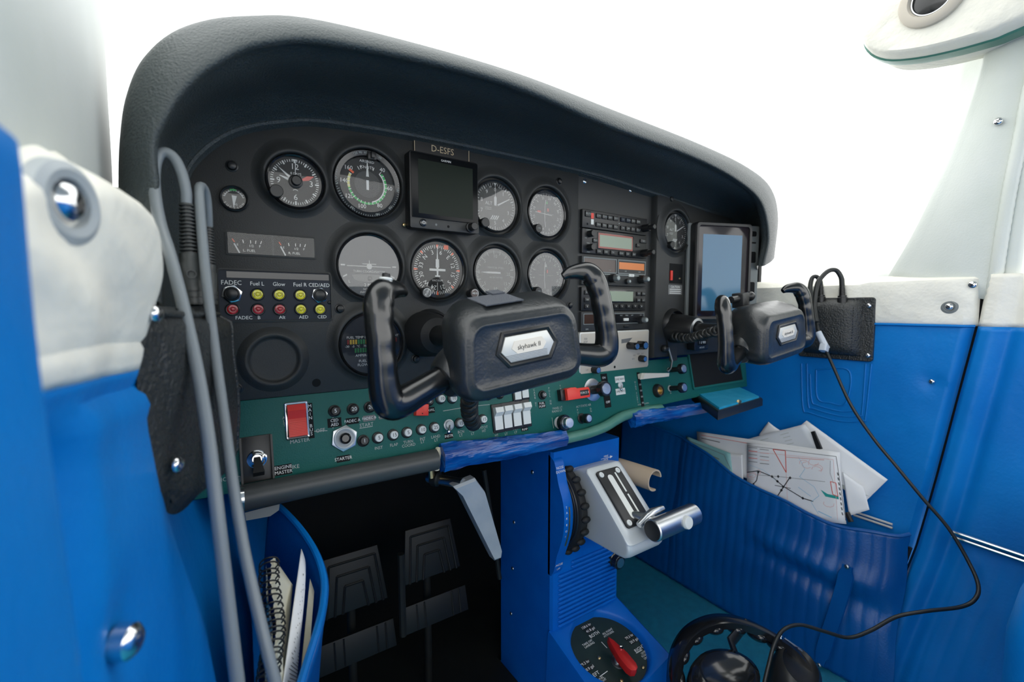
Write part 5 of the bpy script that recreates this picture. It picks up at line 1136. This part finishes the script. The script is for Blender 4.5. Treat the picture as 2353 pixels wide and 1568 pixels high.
def pedal(cx, dz, label):
    t = empty('rudder_pedal', (cx, .15, .22+dz)); tag(t, label, 'rudder pedal', 'rudder pedals in the footwell')
    b = MB(); b.M = rotx(78); b.prism([(-.054, .0), (.052, .0), (.042, .088), (-.044, .088)], -.006, 0, .002); o = b.build('toe_plate', 'pedal', t)
    for k, (w0, w1, h) in enumerate(((.044, .036, .076), (.032, .025, .058), (.020, .014, .040))):
        b = MB(); P_ = [(-w0, 0), (-w1, h), (w1, h), (w0, 0)]; b.M = rotx(78)
        for p, r in zip(P_, P_[1:]): b.tube([(*p, .0008), (*r, .0008)], .0019, 6)
        b.build('raised_outline', 'pedal', o)
    b = MB(); b.M = rotx(78); b.prism([(-.060, -.078), (.060, -.078), (.058, -.034), (-.058, -.034)], -.006, 0, .002); o = b.build('heel_plate', 'pedal', t)
    for x in (-.036, -.022, .030, .044):
        b = MB(); b.M = rotx(78); b.tube([(x, -.076, .0005), (x, -.036, .0005)], .0014, 6); b.build('grip_rib', 'pedal', o)
    b = MB(); b.tube([(0, .032, .06), (0, .032, -.06), (0, .03, -.16), (0, .03, -.212-dz)], .007, 10); b.build('pedal_arm', 'dark_metal', t)
pedal(.180, 0., 'nearer black rudder pedal in the dark pilot footwell'); pedal(.314, .010, 'farther black rudder pedal beside the blue console')
b = MB(); b.tube([(.248, .13, .30), (.249, .13, .16)], .006, 8); tag(b.build('pedal_link_rod', 'dark_metal'), 'thin dark rod between the two rudder pedals', 'rod')
b = MB(); b.tube([atY(1112, 1080, .08), atY(1130, 1200, .08), atY(1148, 1330, .08)], .004, 8); tag(b.build('bowden_cable', 'dark_metal'), 'thin dark control cable beside the blue console', 'cable')
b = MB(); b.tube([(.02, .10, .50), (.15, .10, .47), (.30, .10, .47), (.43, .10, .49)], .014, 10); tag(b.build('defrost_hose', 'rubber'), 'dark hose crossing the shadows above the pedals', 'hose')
# ================================================================== tablet
tb_ = empty('tablet_computer', (.8325, -.050, .7675), (R(90), 0, R(-20))); tag(tb_, 'black tablet with pale blue screen mounted before the passenger', 'tablet')
b = MB(); b.box(-.0585, .0585, -.0885, .0885, -.006, .004, .001, .006); b.build('body', 'tablet_bezel', tb_)
b = MB(); b.box(-.0455, .0415, -.0750, .0700, .004, .0043); b.build('screen', 'tablet_screen', tb_)
b = MB(); o_ = rrect(.126, .186, .008, 4); i_ = rrect(.113, .173, .006, 4)
b.rings([[(x, y, z) for x, y in q_] for q_, z in ((o_, -.010), (o_, .005), (inset(o_, .002), .0075), (i_, .0070), (i_, .0035))], False, False); b.build('case_rim', 'black', tb_)
mt = empty('tablet_mount', (.8325, -.050, .7675), (R(90), 0, R(-20))); tag(mt, 'grey slotted mounting plate behind the tablet', 'mount')
b = MB(); b.box(-.068, .094, -.085, .0925, -.016, -.0105, .001, .003); b.build('plate', 'grey_plastic', mt)
for y0, y1 in ((.072, .082), (.020, .042), (-.045, -.018)):
    b = MB(); b.box(.073, .087, y0, y1, -.0105, -.0100, 0, .003); b.build('slot', 'black_matte', mt)
b = MB(); b.box(.074, .086, .058, .061, -.0105, -.0098); b.build('clip_bar', 'black', mt)
b = MB(); b.cyl((0, -.02, -.016), (0, -.02, -.050), .012, 16); b.build('stem', 'black', mt)
hm = pan('hour_meter', *PN(1606, 788, .02), .011); tag(hm, 'small black counter with white digits below the tablet', 'hour meter')
b = MB(); b.box(-.024, .024, -.014, .014, 0, .016, .002, .003); b.build('housing', 'black', hm)
b = MB(); b.box(-.014, .014, -.004, .006, .016, .0165); b.build('window', 'black_gloss', hm)
b = MB(); b.text('1 0 980', 0, .001, .0052, .0168); b.text('HOURS', 0, -.009, .0034, .0163); b.build('lettering', 'ink', hm)
# hanging key and hook under the passenger shaft
hk = pan('cowl_flap_tab', *PN(1538, 805, .012), .0105); tag(hk, 'black bracket tab under the passenger column', 'bracket')
b = MB(); b.prism([(-.012, .030), (.020, .026), (.022, -.020), (.004, -.022), (-.004, .005)], 0, .003, .0006); b.build('tab', 'panel', hk)
b = MB(); b.sph((-.018, .004, .005), .0075, 12, 8); b.build('ball_end', 'black', hk)
b = MB(); b.tube([(-.004, .005, .002), (.003, -.020, .006), (-.004, -.034, .009), (-.012, -.040, .008)], .0020, 6); b.build('hook_wire', 'steel', hk)
# ================================================================== headset jack boxes
def jack_studs(t, pts, M0):
    for p in pts: screw(t, 0, 0, 0, .0046, 'chrome', M=Matrix.Translation(p) @ M0, slot=False, name='stud')
t = empty('headset_jack_box', (1.041, -.17, .60)); tag(t, 'black leather headset jack box on the passenger side wall', 'jack box', 'leather headset jack boxes')
y0, y1, z0, z1 = -.063, .066, -.004, .118
b = MB(); o_ = rrect(y1-y0, z1-z0, .006, 4, (y0+y1)/2, (z0+z1)/2)
b.rings([[(-h, y, z) for y, z in q] for q, h in ((o_, -.004), (o_, .002), (inset(o_, .0015), .0035))], True, True); b.build('base_flap', 'leather', t)
b = MB(); n = 14; rows = []
for j in range(n+1):
    row = []
    for i in range(n+1):
        u, v = i/n, j/n; f = max(0, (1-abs(2*u-1)**5)*(1-abs(2*v-1)**6))**.5
        row.append((-(.002+.026*f), y0+.018+(y1-y0-.024)*u, z0+.008+(z1-z0-.014)*v+.004*math.sin(u*3)*v))
    rows.append(row)
b.grid(rows); b.build('pouch', 'leather', t, smooth=70)
for k in range(18):
    b = MB(); b.tube([(-.0270, y0+.026, z0+.012+k*.0052), (-.0270, y0+.026, z0+.0148+k*.0052)], .0006, 5); b.build('stitch', 'black_gloss', t)
jack_studs(t, [Vector((-.004, -.053, .102)), Vector((-.004, -.056, .008)), Vector((-.004, .057, .016))], roty(-90))
J0 = Vector((-.02, -.17, .60)); t = empty('pilot_jack_box', J0); tag(t, 'black leather headset jack box on the wall nearest the camera', 'jack box', 'leather headset jack boxes')
PJ = crom([(-.030, -.262, 0), (-.0265, -.254, 0), (-.0205, -.240, 0), (-.0165, -.231, 0), (-.0100, -.214, 0), (0, -.187, 0), (.0115, -.152, 0), (.0180, -.126, 0), (.0175, -.108, 0), (.006, -.100, 0), (-.024, -.098, 0)], 44)
b = MB(); rows = []
for j in range(25):
    v = j/24; row = []
    for i, p in enumerate(PJ):
        u = i/43; zt = .7015-.004*u; zb = .592-.030*sm(u*1.6); z = zb+(zt-zb)*v
        k = (1-sm((v-.90)/.10)*.35)*(1-sm((.10-v)/.10)*.5) if u > .12 else 1
        x = -.030+(p.x+.030)*k+(.0012*math.sin(v*9+u*5) if .2 < u < .8 else 0); row.append(Vector((x, p.y, z))-J0)
    rows.append(row)
b.grid(rows, True); b.rings([rows[-1]], False, True) if False else None
b.add(rows[-1], [tuple(range(len(PJ)))]); b.add(rows[0], [tuple(range(len(PJ)))]); b.build('pouch', 'leather', t, smooth=60)
b = MB(); b.tube([p+Vector((.001, -.001, .001)) for p in rows[-2]][4:40], .0021, 8); b.build('top_piping', 'leather', t)
b = MB(); b.tube([r[34]+Vector((.0012, .0005, 0)) for r in rows[1:24]], .0020, 8); b.build('side_piping', 'leather', t)
tq_ = [atY(*p)-J0 for p in ((372, 1040, -.236), (424, 1050, -.225), (440, 1090, -.215), (424, 1118, -.222), (410, 1150, -.232), (396, 1157, -.238), (388, 1130, -.238))]
b = MB(); b.rings([[p+Vector((-.004, .004, 0)) for p in tq_], tq_]); b.build('torn_tongue', 'leather', t)
jack_studs(t, [T_J-J0 for T_J in (atY(353, 722, -.252)+Vector((.001, -.002, 0)), atY(403, 1066, -.238)+Vector((.001, -.003, 0)))], Matrix.Rotation(R(60), 4, 'Z') @ rotx(90))
# tongue hanging from the pilot box
# ================================================================== cables
def plug(name, P0, P1, r, label, material, cable, cr, group, ribs=14, dark=False):
    t = empty(name, P0); tag(t, label, 'headset cable', group); d = (P1-P0); L_ = d.length; d.normalize()
    b = MB(); b.tube([Vector(), d*L_*.40, d*L_*.42, d*L_*.50], [r, r, r*.86, r*.86], 14); pb = b.build('plug_body', 'black' if dark else 'tube_grey', t)
    for k in range(ribs):
        u = .50+.48*k/(ribs-1); q = d*L_*u; rr = r*.86*(1-.30*(u-.5)*2)
        b = MB(); b.tube([q-d*L_*.011, q-d*L_*.006, q+d*L_*.006, q+d*L_*.011], [rr*.82, rr, rr, rr*.82], 12); b.build('strain_relief_rib', 'black' if dark else 'tube_grey', pb)
    b = MB(); b.tube([d*L_*.48, d*L_], [r*.60, r*.48], 10); b.build('strain_relief_core', 'black', pb)
    if not dark:
        b = MB(); q = d*L_*.30+Vector((.0, -r*1.0, 0)); b.M = Matrix.Translation(q) @ rotx(90); b.lathe([(r*.45, -.001), (r*.42, .0006), (r*.32, .0006), (r*.3, -.0005)], 14); b.build('moulded_emblem', 'tube_grey', pb)
        for u in (.03, .09, .15): q = d*L_*u; b = MB(); b.tube([q-d*.0014, q+d*.0014], r*1.09, 14); b.build('grip_ring', 'tube_grey', pb)
    pts = [P1-P0+d*0, *[c-P0 for c in cable]]
    b = MB(); b.tube(crom(pts, 90), cr, 10); b.build('cable', material, t, smooth=60); return t
T_ = atD
plug('pilot_headset_cable', T_(446, 702, .335), T_(428, 468, .335), .0077, 'grey looped headset cable with ribbed plug, the taller loop by the pilot wall', 'cable_grey',
     [T_(427, 440, .334), T_(418, 400, .332), T_(402, 366, .33), T_(380, 350, .327), T_(361, 364, .324), T_(354, 405, .320), T_(358, 460, .315), T_(370, 520, .309), T_(392, 590, .30), T_(425, 720, .29), T_(455, 860, .28), T_(478, 1000, .27), T_(497, 1160, .26), T_(518, 1340, .255), T_(545, 1568, .25), T_(575, 1800, .25)], .0037, 'grey pilot headset cables')
plug('pilot_headset_cable', T_(478, 700, .365), T_(478, 520, .365), .0060, 'grey headset cable with the lower loop, plugged in beside the gauges', 'cable_grey',
     [T_(477, 490, .362), T_(474, 455, .358), T_(467, 432, .352), T_(458, 432, .345), T_(459, 470, .34), T_(466, 560, .335), T_(478, 680, .328), T_(497, 830, .32), T_(515, 960, .31), T_(535, 1110, .295), T_(562, 1270, .285), T_(598, 1430, .275), T_(632, 1568, .27), T_(680, 1760, .27)], .0034, 'grey pilot headset cables')
plug('passenger_headset_cable', atX(1886, 702, 1.030), atX(1886, 655, 1.030), .0085, 'black headset plug with the lower cable loop by the passenger yoke grip', 'cable_black',
     [atX(1884, 645, 1.028), atX(1876, 636, 1.025), atX(1866, 640, 1.02), atX(1862, 665, 1.01), atX(1868, 700, 1.0)], .0042, 'black passenger headset plugs', 8, True)
plug('passenger_headset_cable', atX(1936, 704, 1.028), atX(1935, 655, 1.028), .0085, 'black headset plug with the higher cable loop on the passenger wall', 'cable_black',
     [atX(1933, 638, 1.026), atX(1922, 622, 1.02), atX(1906, 622, 1.01), atX(1890, 635, 1.0), atX(1878, 655, .99), atX(1872, 700, .98), atX(1876, 740, .97)], .0044, 'black passenger headset plugs', 8, True)
t = empty('long_black_cable', T_(1880, 770, .87)); tag(t, 'long thin black cable looping from the jack box down to the floor headset', 'cable'); C0 = T_(1880, 770, .87)
cp = [T_(1872, 700, .90), T_(1876, 740, .88), T_(1892, 790, .86), T_(1918, 850, .84), T_(1955, 930, .82), T_(2005, 1005, .80), T_(2060, 1072, .78), T_(2120, 1145, .76), T_(2180, 1215, .74), T_(2225, 1290, .72), T_(2248, 1345, .70), T_(2240, 1378, .69), T_(2205, 1396, .69), T_(2130, 1405, .69), T_(2060, 1418, .70), T_(2000, 1450, .70), T_(1950, 1466, .70), T_(1895, 1452, .70), T_(1840, 1437, .70), T_(1802, 1447, .69), T_(1780, 1480, .68), T_(1766, 1530, .67), T_(1752, 1590, .66), T_(1740, 1640, .66)]
b = MB(); b.tube([p-C0 for p in crom(cp, 160)], .0028, 8); b.build('cable', 'cable_black', t, smooth=60)
b = MB(); b.tube([T_(1880, 763, .868)-C0, T_(1899, 802, .857)-C0], [.0055, .0062], 12); b.build('clear_sleeve', 'clear_plastic', t, label='clear plastic clip on the cable')
b = MB(); p = T_(1895, 800, .855)-C0; b.M = Matrix.Translation(p) @ roty(20); b.box(-.010, .006, -.006, .006, -.007, .006, .001, .002); b.build('clip_block', 'clear_plastic', t)

# ================================================================== passenger side map pocket and its papers
mp = empty('map_pocket', (.98, -.1, 0)); tag(mp, 'ribbed blue vinyl map pocket on the passenger side wall', 'map pocket'); O_ = Vector((.98, -.1, 0))
rim = crom([atX(*p) for p in ((1430, 955, 1.012), (1500, 980, 1.012), (1560, 1003, 1.010), (1581, 1016, 1.000), (1629, 1046, .990), (1684, 1091, .982), (1740, 1122, .980), (1801, 1150, .978), (1860, 1182, .978), (1921, 1208, .982), (2007, 1223, .994), (2062, 1232, 1.006), (2092, 1228, 1.018))], 190)
fold = 0; rows = []
for j in range(41):
    t_ = j/40; row = []
    for i, p in enumerate(rim):
        u = i/189; zb = .004; z = p.z+(zb-p.z)*t_; xb = .972-.010*math.sin(math.pi*u)
        x = p.x+(xb-p.x)*sm(t_)-.012*math.sin(math.pi*t_)*math.sin(math.pi*u)
        rib = abs(((p.y*46) % 1)-.5)*2; x -= .0016*(1-rib**3)*sm((1-u)*5)
        if .45 < u < .95: x -= .012*math.exp(-((z-(.215-.05*(u-.5)))/.018)**2)*math.sin(math.pi*(u-.45)/.5); x += .012*math.exp(-((z-(.178-.07*(u-.5)))/.016)**2)*math.sin(math.pi*(u-.45)/.5)
        y = p.y+(.0018*math.sin(z*40+u*9) if .05 < t_ < .98 else 0)
        row.append(Vector((x, y, z))-O_)
    rows.append(row)
b = MB(); b.grid(rows); solid(b.build('pocket_front', 'blue_vinyl_shaded', mp, smooth=60), .003, 1)
b = MB(); b.tube([p-O_ for p in rim], .0034, 8); b.build('rim_piping', 'blue_vinyl_shaded', mp)
b = MB(); b.tube([p+Vector((-.001, 0, -.012))-O_ for p in rim[40:140]], .0012, 6); b.build('stitched_seam', 'blue_vinyl_shaded', mp)
def strap_pt(px, py, x): return atX(px, py, x)-O_
pc_ = [strap_pt(*p) for p in ((1948, 1300, .953), (1938, 1350, .951), (1920, 1410, .949), (1900, 1470, .949), (1884, 1526, .951))]
b = MB(); rs = []
for k, p in enumerate(crom(pc_, 20)):
    w = .0125*(1 if .08 < k/19 < .92 else .7); rs.append([p+Vector((0, -w, .0)), p+Vector((-.003, -w*.9, 0)), p+Vector((-.003, w*.9, 0)), p+Vector((0, w, 0))])
b.rings(rs); st = b.build('closing_strap', 'blue_vinyl_shaded', mp)
for p in (pc_[0], pc_[-1]): screw(st, 0, 0, 0, .0042, 'steel', M=Matrix.Translation(p+Vector((-.003, 0, -.002))) @ roty(-90))
class Sheet:
    def __init__(s, name, c, label, material='paper', th=.0006, bend=.0, group='papers in the map pocket', cat='paper'):
        s.c = [Vector(p) for p in c]; s.o = sum(s.c, Vector())/4; s.t = empty(name, s.o); tag(s.t, label, cat, group); s.bend = bend
        s.n = (s.c[1]-s.c[0]).cross(s.c[3]-s.c[0]).normalized()
        if s.n.dot(CAM-s.o) < 0: s.n = -s.n
        rs = []; n = 10
        def P(u, v, d): return s.p(u, v)+s.n*d
        b = MB(); rows = [[P(i/n, j/n, 0) for i in range(n+1)] for j in range(n+1)]; b.grid(rows); s.sheet = solid(b.build('sheet', material, s.t, smooth=60), th, 0)
    def p(s, u, v):
        q = s.c[0].lerp(s.c[1], u).lerp(s.c[3].lerp(s.c[2], u), v)-s.o
        return q+s.n*s.bend*math.sin(math.pi*u)*math.sin(math.pi*min(1, v+.2))
    def line(s, pts, w, material, name='printed_line', d=.0008):
        b = MB()
        for a, c in zip(pts, pts[1:]):
            p, q = s.p(*a), s.p(*c); e = (q-p); 
            if e.length < 1e-6: continue
            m = e.normalized().cross(s.n)*w/2; nn = s.n*d
            b.add([p+m+nn, p-m+nn, q-m+nn, q+m+nn], [(0, 1, 2, 3)])
        return b.build(name, material, s.t, smooth=0)
    def patch(s, pts, material, name='printed_patch', d=.0007):
        b = MB(); b.add([s.p(*a)+s.n*d for a in pts], [tuple(range(len(pts)))]); return b.build(name, material, s.t, smooth=0)
def A(px, py, x): return atX(px, py, x)
s_ = Sheet('white_envelope', [A(1854, 967, 1.030), A(2040, 1103, 1.022), A(1988, 1154, 1.014), A(1780, 1030, 1.022)], 'large white envelope leaning furthest right in the map pocket', th=.003, cat='envelope')
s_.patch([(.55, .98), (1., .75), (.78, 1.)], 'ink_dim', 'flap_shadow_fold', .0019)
s_ = Sheet('crumpled_paper', [A(1766, 970, 1.034), A(1800, 994, 1.034), A(1800, 1080, 1.03), A(1744, 1000, 1.034)], 'white folded paper corner sticking up behind the sleeve', bend=.004)
s_ = Sheet('plastic_sleeve', [A(1716, 1010, 1.022), A(1850, 975, 1.024), A(1905, 1060, 1.012), A(1720, 1080, 1.010)], 'clear sleeve with a faint printed form, behind the map', 'plastic_sleeve', bend=.003, cat='sleeve')
for k in range(4): s_.line([(.25, .15+k*.10), (.72, .12+k*.10)], .0012, 'ink_dim')
s_ = Sheet('binder_strip', [A(1864, 993, 1.012), A(1872, 991, 1.012), A(1890, 1032, 1.008), A(1878, 1034, 1.008)], 'black slide binder on the clear sleeve', 'black', .004, cat='binder strip', group=None)
s_ = Sheet('folded_letter', [A(1936, 1085, 1.012), A(1985, 1120, 1.010), A(1998, 1172, 1.004), A(1952, 1186, 1.000)], 'small white folded paper at the right corner of the map', bend=.003, th=.0015)
s_ = Sheet('route_chart', [A(1601, 992, 1.020), A(1930, 1040, 1.004), A(1938, 1180, .990), A(1606, 1060, 1.004)], 'long pale chart behind the coloured map', th=.001)
s_.line([(.04, .10), (.95, .12)], .0010, 'map_red'); s_.line([(.04, .2), (.2, .22)], .002, 'ink_grey')
s_ = Sheet('green_document', [A(1577, 1003, 1.006), A(1678, 1042, .998), A(1686, 1110, .990), A(1584, 1070, .996)], 'grey-green laminated document at the far left of the pocket', 'paper_green', .0012)
s_.line([(.10, .12), (.86, .14), (.97, .55)], .0012, 'ink_grey'); s_.line([(.3, .35), (.75, .36)], .002, 'ink_grey'); s_.line([(.35, .5), (.8, .5)], .0014, 'ink_grey')
s_ = Sheet('white_leaflet', [A(1672, 1043, 1.000), A(1706, 1046, .998), A(1708, 1115, .990), A(1684, 1100, .992)], 'narrow white leaflet between the green document and the map', th=.002)
mpx = Sheet('aviation_map', [A(1717, 1018, .998), A(1926, 1042, .990), A(1945, 1205, .984), A(1716, 1180, .988)], 'coloured aeronautical map sheet in front of the other papers', th=.0008, cat='map')
L = mpx.line
L([(.0, .04), (.98, .05), (1., .95)], .0010, 'ink_grey'); L([(.02, .12), (.95, .10), (.93, .95)], .0006, 'map_pink')
L([(.32, .05), (.46, .36), (.46, .05), (.32, .05)], .0016, 'map_red'); L([(.46, .36), (.46, .9)], .0006, 'map_pink'); L([(.46, .14), (.86, .12)], .0014, 'map_pink')
for k in range(5):
    L([(.02, .06+k*.05), (.13, .06+k*.05)], .0012, 'map_red' if k % 2 else 'ink_grey'); L([(.16, .07+k*.05), (.27, .07+k*.05)], .0012, 'map_pink' if k % 2 else 'ink_grey')
L([(.0, .42), (.14, .38), (.30, .44), (.42, .56), (.62, .70), (.72, .73)], .0018, 'ink_black'); L([(.50, .42), (.42, .58), (.32, .78), (.26, .9)], .0018, 'ink_black'); L([(.14, .44), (.40, .43), (.85, .43)], .0007, 'ink_grey'); L([(.05, .62), (.12, .52), (.14, .40)], .0018, 'ink_black'); L([(.33, .56), (.5, .58)], .0012, 'ink_black')
for u, v in ((.14, .40), (.30, .44), (.36, .50), (.42, .57), (.40, .62), (.50, .43), (.34, .74), (.62, .70), (.08, .58), (.37, .43)): mpx.patch([(u-.016, v), (u, v-.022), (u+.016, v), (u, v+.022)], 'ink_black', 'waypoint')
L([(.60, .12), (.66, .28), (.60, .40), (.74, .52), (.78, .64), (.70, .74), (.76, .90)], .0008, 'map_blue'); L([(.58, .55), (.70, .66)], .0010, 'map_blue'); L([(.76, .86), (.88, .93)], .0018, 'map_blue'); L([(.0, .30), (.2, .36), (.34, .48)], .0006, 'map_blue')
for k in range(14):
    u0, v0 = random.choice(((.72, .22), (.80, .30), (.05, .45), (.50, .80), (.80, .70), (.1, .70))); u0 += random.uniform(-.08, .08); v0 += random.uniform(-.06, .06)
    L([(max(.01, u0+.05*math.cos(a*.8+k)), v0+.045*math.sin(a*.8+k)) for a in range(6)], .0007, 'map_pink')
mpx.patch([(.80, .55), (.86, .60), (.96, .62), (.96, .66), (.84, .64)], 'map_green', 'lake'); L([(.90, .42), (.95, .43), (.955, .62), (.91, .60), (.90, .42)], .0012, 'map_red'); L([(.92, .12), (.905, .30), (.93, .44)], .0006, 'ink_grey')
for k in range(9): L([(.975, .28+k*.07), (.98, .32+k*.07)], .0022, 'ink_grey')
pn = MB(); pn.tube([A(1946, 1178, .990), A(1956, 1200, .986)], .0045, 8); tag(pn.build('black_pen', 'black'), 'black pen end beside the map corner', 'pen')

# ================================================================== pilot side pocket with notebook
pk = empty('pilot_door_pocket', (.05, -.1, 0)); tag(pk, 'blue vinyl pocket on the pilot side wall holding papers', 'pocket'); K0 = Vector((.05, -.1, 0))
rim2 = crom([atY(622, 1150, .03), atY(650, 1172, .0), atY(690, 1215, -.04), atY(725, 1270, -.08), atY(744, 1330, -.11), atY(742, 1390, -.135), atY(728, 1450, -.16), atY(706, 1520, -.18), atY(685, 1590, -.20)], 60)
rows = []
for j in range(21):
    t_ = j/20; rows.append([Vector((p.x-.034*t_**.7, p.y, p.z*(1-t_)+.02*t_))-K0 for i, p in enumerate(rim2)])
b = MB(); b.grid(rows); solid(b.build('pocket_front', 'blue_vinyl_shaded', pk, smooth=60), .004, 1)
b = MB(); b.tube([p-K0 for p in rim2], .0032, 8); b.build('rim_piping', 'blue', pk)
nb = empty('spiral_notebook', (.045, -.15, .46)); tag(nb, 'ragged spiral-bound notebook standing in the pilot side pocket', 'notebook'); N0 = Vector((.045, -.15, .46))
sp_ = crom([atY(622, 1288, -.130), atY(622, 1340, -.150), atY(630, 1400, -.170), atY(634, 1450, -.188), atY(626, 1510, -.205), atY(618, 1568, -.220), atY(612, 1640, -.24)], 60)
rows = [[p-N0, p+Vector((.004, .008, -.004))-N0, p+Vector((.004, .010, -.18))-N0, p+Vector((-.003, .006, -.18))-N0, p+Vector((-.003, 0, -.003))-N0] for p in sp_]
rows = [[q+Vector((random.uniform(-.0008, .0008), 0, random.uniform(-.0015, .0015))) for q in r] for r in rows]
b = MB(); b.grid([[r[k] for r in rows] for k in range(5)]); b.build('page_block', 'paper_yellow', nb, smooth=0)
for k in range(22):
    p = sp_[min(59, 1+int(k*2.65))]-N0; b = MB(); n = 20
    b.tube([p+Vector((.0075*math.cos(2*math.pi*i/n)-.001, .002*math.sin(i)*.3+.003*i/n, .0065*math.sin(2*math.pi*i/n)-.002)) for i in range(n)], .0007, 5, cap=False); b.build('wire_coil', 'black', nb)
cov = [atY(628, 1282, -.125), atY(672, 1345, -.110), atY(660, 1500, -.13), atY(640, 1600, -.19)]
s_ = Sheet('yellowed_page', cov, 'cream notebook cover standing next to the wire spiral', 'paper_yellow', group=None)
sh = Sheet('printed_leaflet', [atY(692, 1262, -.085), atY(700, 1330, -.100), atY(676, 1640, -.19), atY(640, 1640, -.20)], 'white printed sheet curled inside the pilot side pocket', 'paper', group=None, bend=.004)
for k in range(30):
    v = .22+.022*k; sh.line([(.30+.08*math.sin(k*1.7), v), (.95, v-.012)], .0007, 'ink_grey')
sh.line([(.25, .15), (.85, .14)], .0016, 'ink_grey')
s_ = Sheet('beige_folder', [atY(712, 1330, -.095), atY(722, 1360, -.105), atY(700, 1640, -.19), atY(682, 1640, -.18)], 'beige card edge behind the printed sheet', 'paper_yellow', group=None, cat='folder')

# ================================================================== headset on the floor, seat
hs = empty('headset', T_(1690, 1500, .70)); tag(hs, 'black aviation headset lying on the teal carpet', 'headset'); H0 = T_(1690, 1500, .70)
bp = [T_(1548, 1640, .66), T_(1545, 1560, .67), T_(1556, 1495, .69), T_(1590, 1448, .71), T_(1645, 1425, .72), T_(1705, 1430, .72), T_(1765, 1455, .71), T_(1815, 1490, .70), T_(1850, 1540, .685), T_(1868, 1640, .67)]
pts = crom(bp, 60); ax = (FWD*.85-UPV*.25).normalized(); rs = []
ctr = T_(1700, 1590, .69)
for p in pts:
    o = (ctr-p).normalized(); rs.append([p-H0-ax*.020, p-H0-o*.005-ax*.013, p-H0-o*.005+ax*.013, p-H0+ax*.020, p-H0+o*.010+ax*.015, p-H0+o*.010-ax*.015])
b = MB(); b.rings(rs); b.build('headband', 'black_gloss', hs, smooth=50)
for k in range(7):
    i = 7+k*6; p = pts[i]; o = (ctr-p).normalized(); tg = (pts[i+1]-pts[i-1]).normalized(); b = MB()
    b.M = Matrix(((tg.x, ax.x, o.x, (p-H0+o*.010).x), (tg.y, ax.y, o.y, (p-H0+o*.010).y), (tg.z, ax.z, o.z, (p-H0+o*.010).z), (0, 0, 0, 1)))
    b.sph((0, 0, 0), .0155, 14, 10, .95, 1.2, .60); b.build('head_pad', 'black_gloss', hs, smooth=80)
i = 30; p = pts[34]; b = MB(); b.tube([p-H0, T_(1680, 1475, .70)-H0, T_(1692, 1510, .69)-H0, T_(1708, 1545, .68)-H0], [.010, .013, .012, .006], 10, sq=.4); b.build('inner_strap', 'black', hs)
for (px, py, t_, sc, ang) in ((1660, 1568, .66, 1., 0), (1822, 1560, .67, .9, 40)):
    c_ = T_(px, py, t_)-H0; b = MB(); b.M = Matrix.Translation(c_) @ rotz(ang-20) @ rotx(20); b.lathe([(.040*sc, -.030), (.046*sc, -.020), (.047*sc, .010), (.044*sc, .022), (.036*sc, .026), (.028*sc, .018)], 28, sx=1.15, sy=.75, cap0=True); o = b.build('ear_cup', 'black_gloss' if ang == 0 else 'black', hs, smooth=60)
b = MB(); b.tube([T_(1800, 1470, .705)-H0, T_(1840, 1500, .695)-H0, T_(1868, 1560, .68)-H0], [.004, .006, .006], 8, sq=.5); b.build('slider_arm', 'steel', hs)
screw(hs, 0, 0, 0, .004, 'chrome', M=Matrix.Translation(T_(1796, 1466, .69)-H0) @ rotx(60), slot=False)
se = empty('upholstered_chair', (.775, -.730, .32)); tag(se, 'blue upholstered seat cushion at the lower right edge', 'seat')
b = MB(); o_ = rrect(.44, .50, .08, 6)
b.rings([[(x*k, y*k, z) for x, y in o_] for k, z in ((.96, -.20), (1., -.10), (1., .07), (.975, .11), (.90, .135), (.5, .145))]); b.build('cushion', 'blue', se, smooth=60)
# aft cabin behind the camera: lower side walls and bulkhead
b = MB(); b.box(1.05, 1.08, -2.2, -.70, 0, .70); tag(b.build('wall_right_aft', 'blue'), 'blue lower side wall behind the seats', kind='structure')
b = MB(); b.box(-.11, -.08, -2.2, -.95, 0, .70); tag(b.build('wall_left_aft', 'blue'), 'blue lower side wall aft of the pilot door', kind='structure')
b = MB(); b.box(-.1, 1.08, -2.24, -2.2, 0, .74); tag(b.build('wall_back', 'headliner'), 'pale rear bulkhead', kind='structure')
b = MB(); b.box(-.08, 1.06, -2.2, -.62, -.02, -.001); tag(b.build('floor_aft', 'carpet'), 'carpeted aft floor', kind='structure')
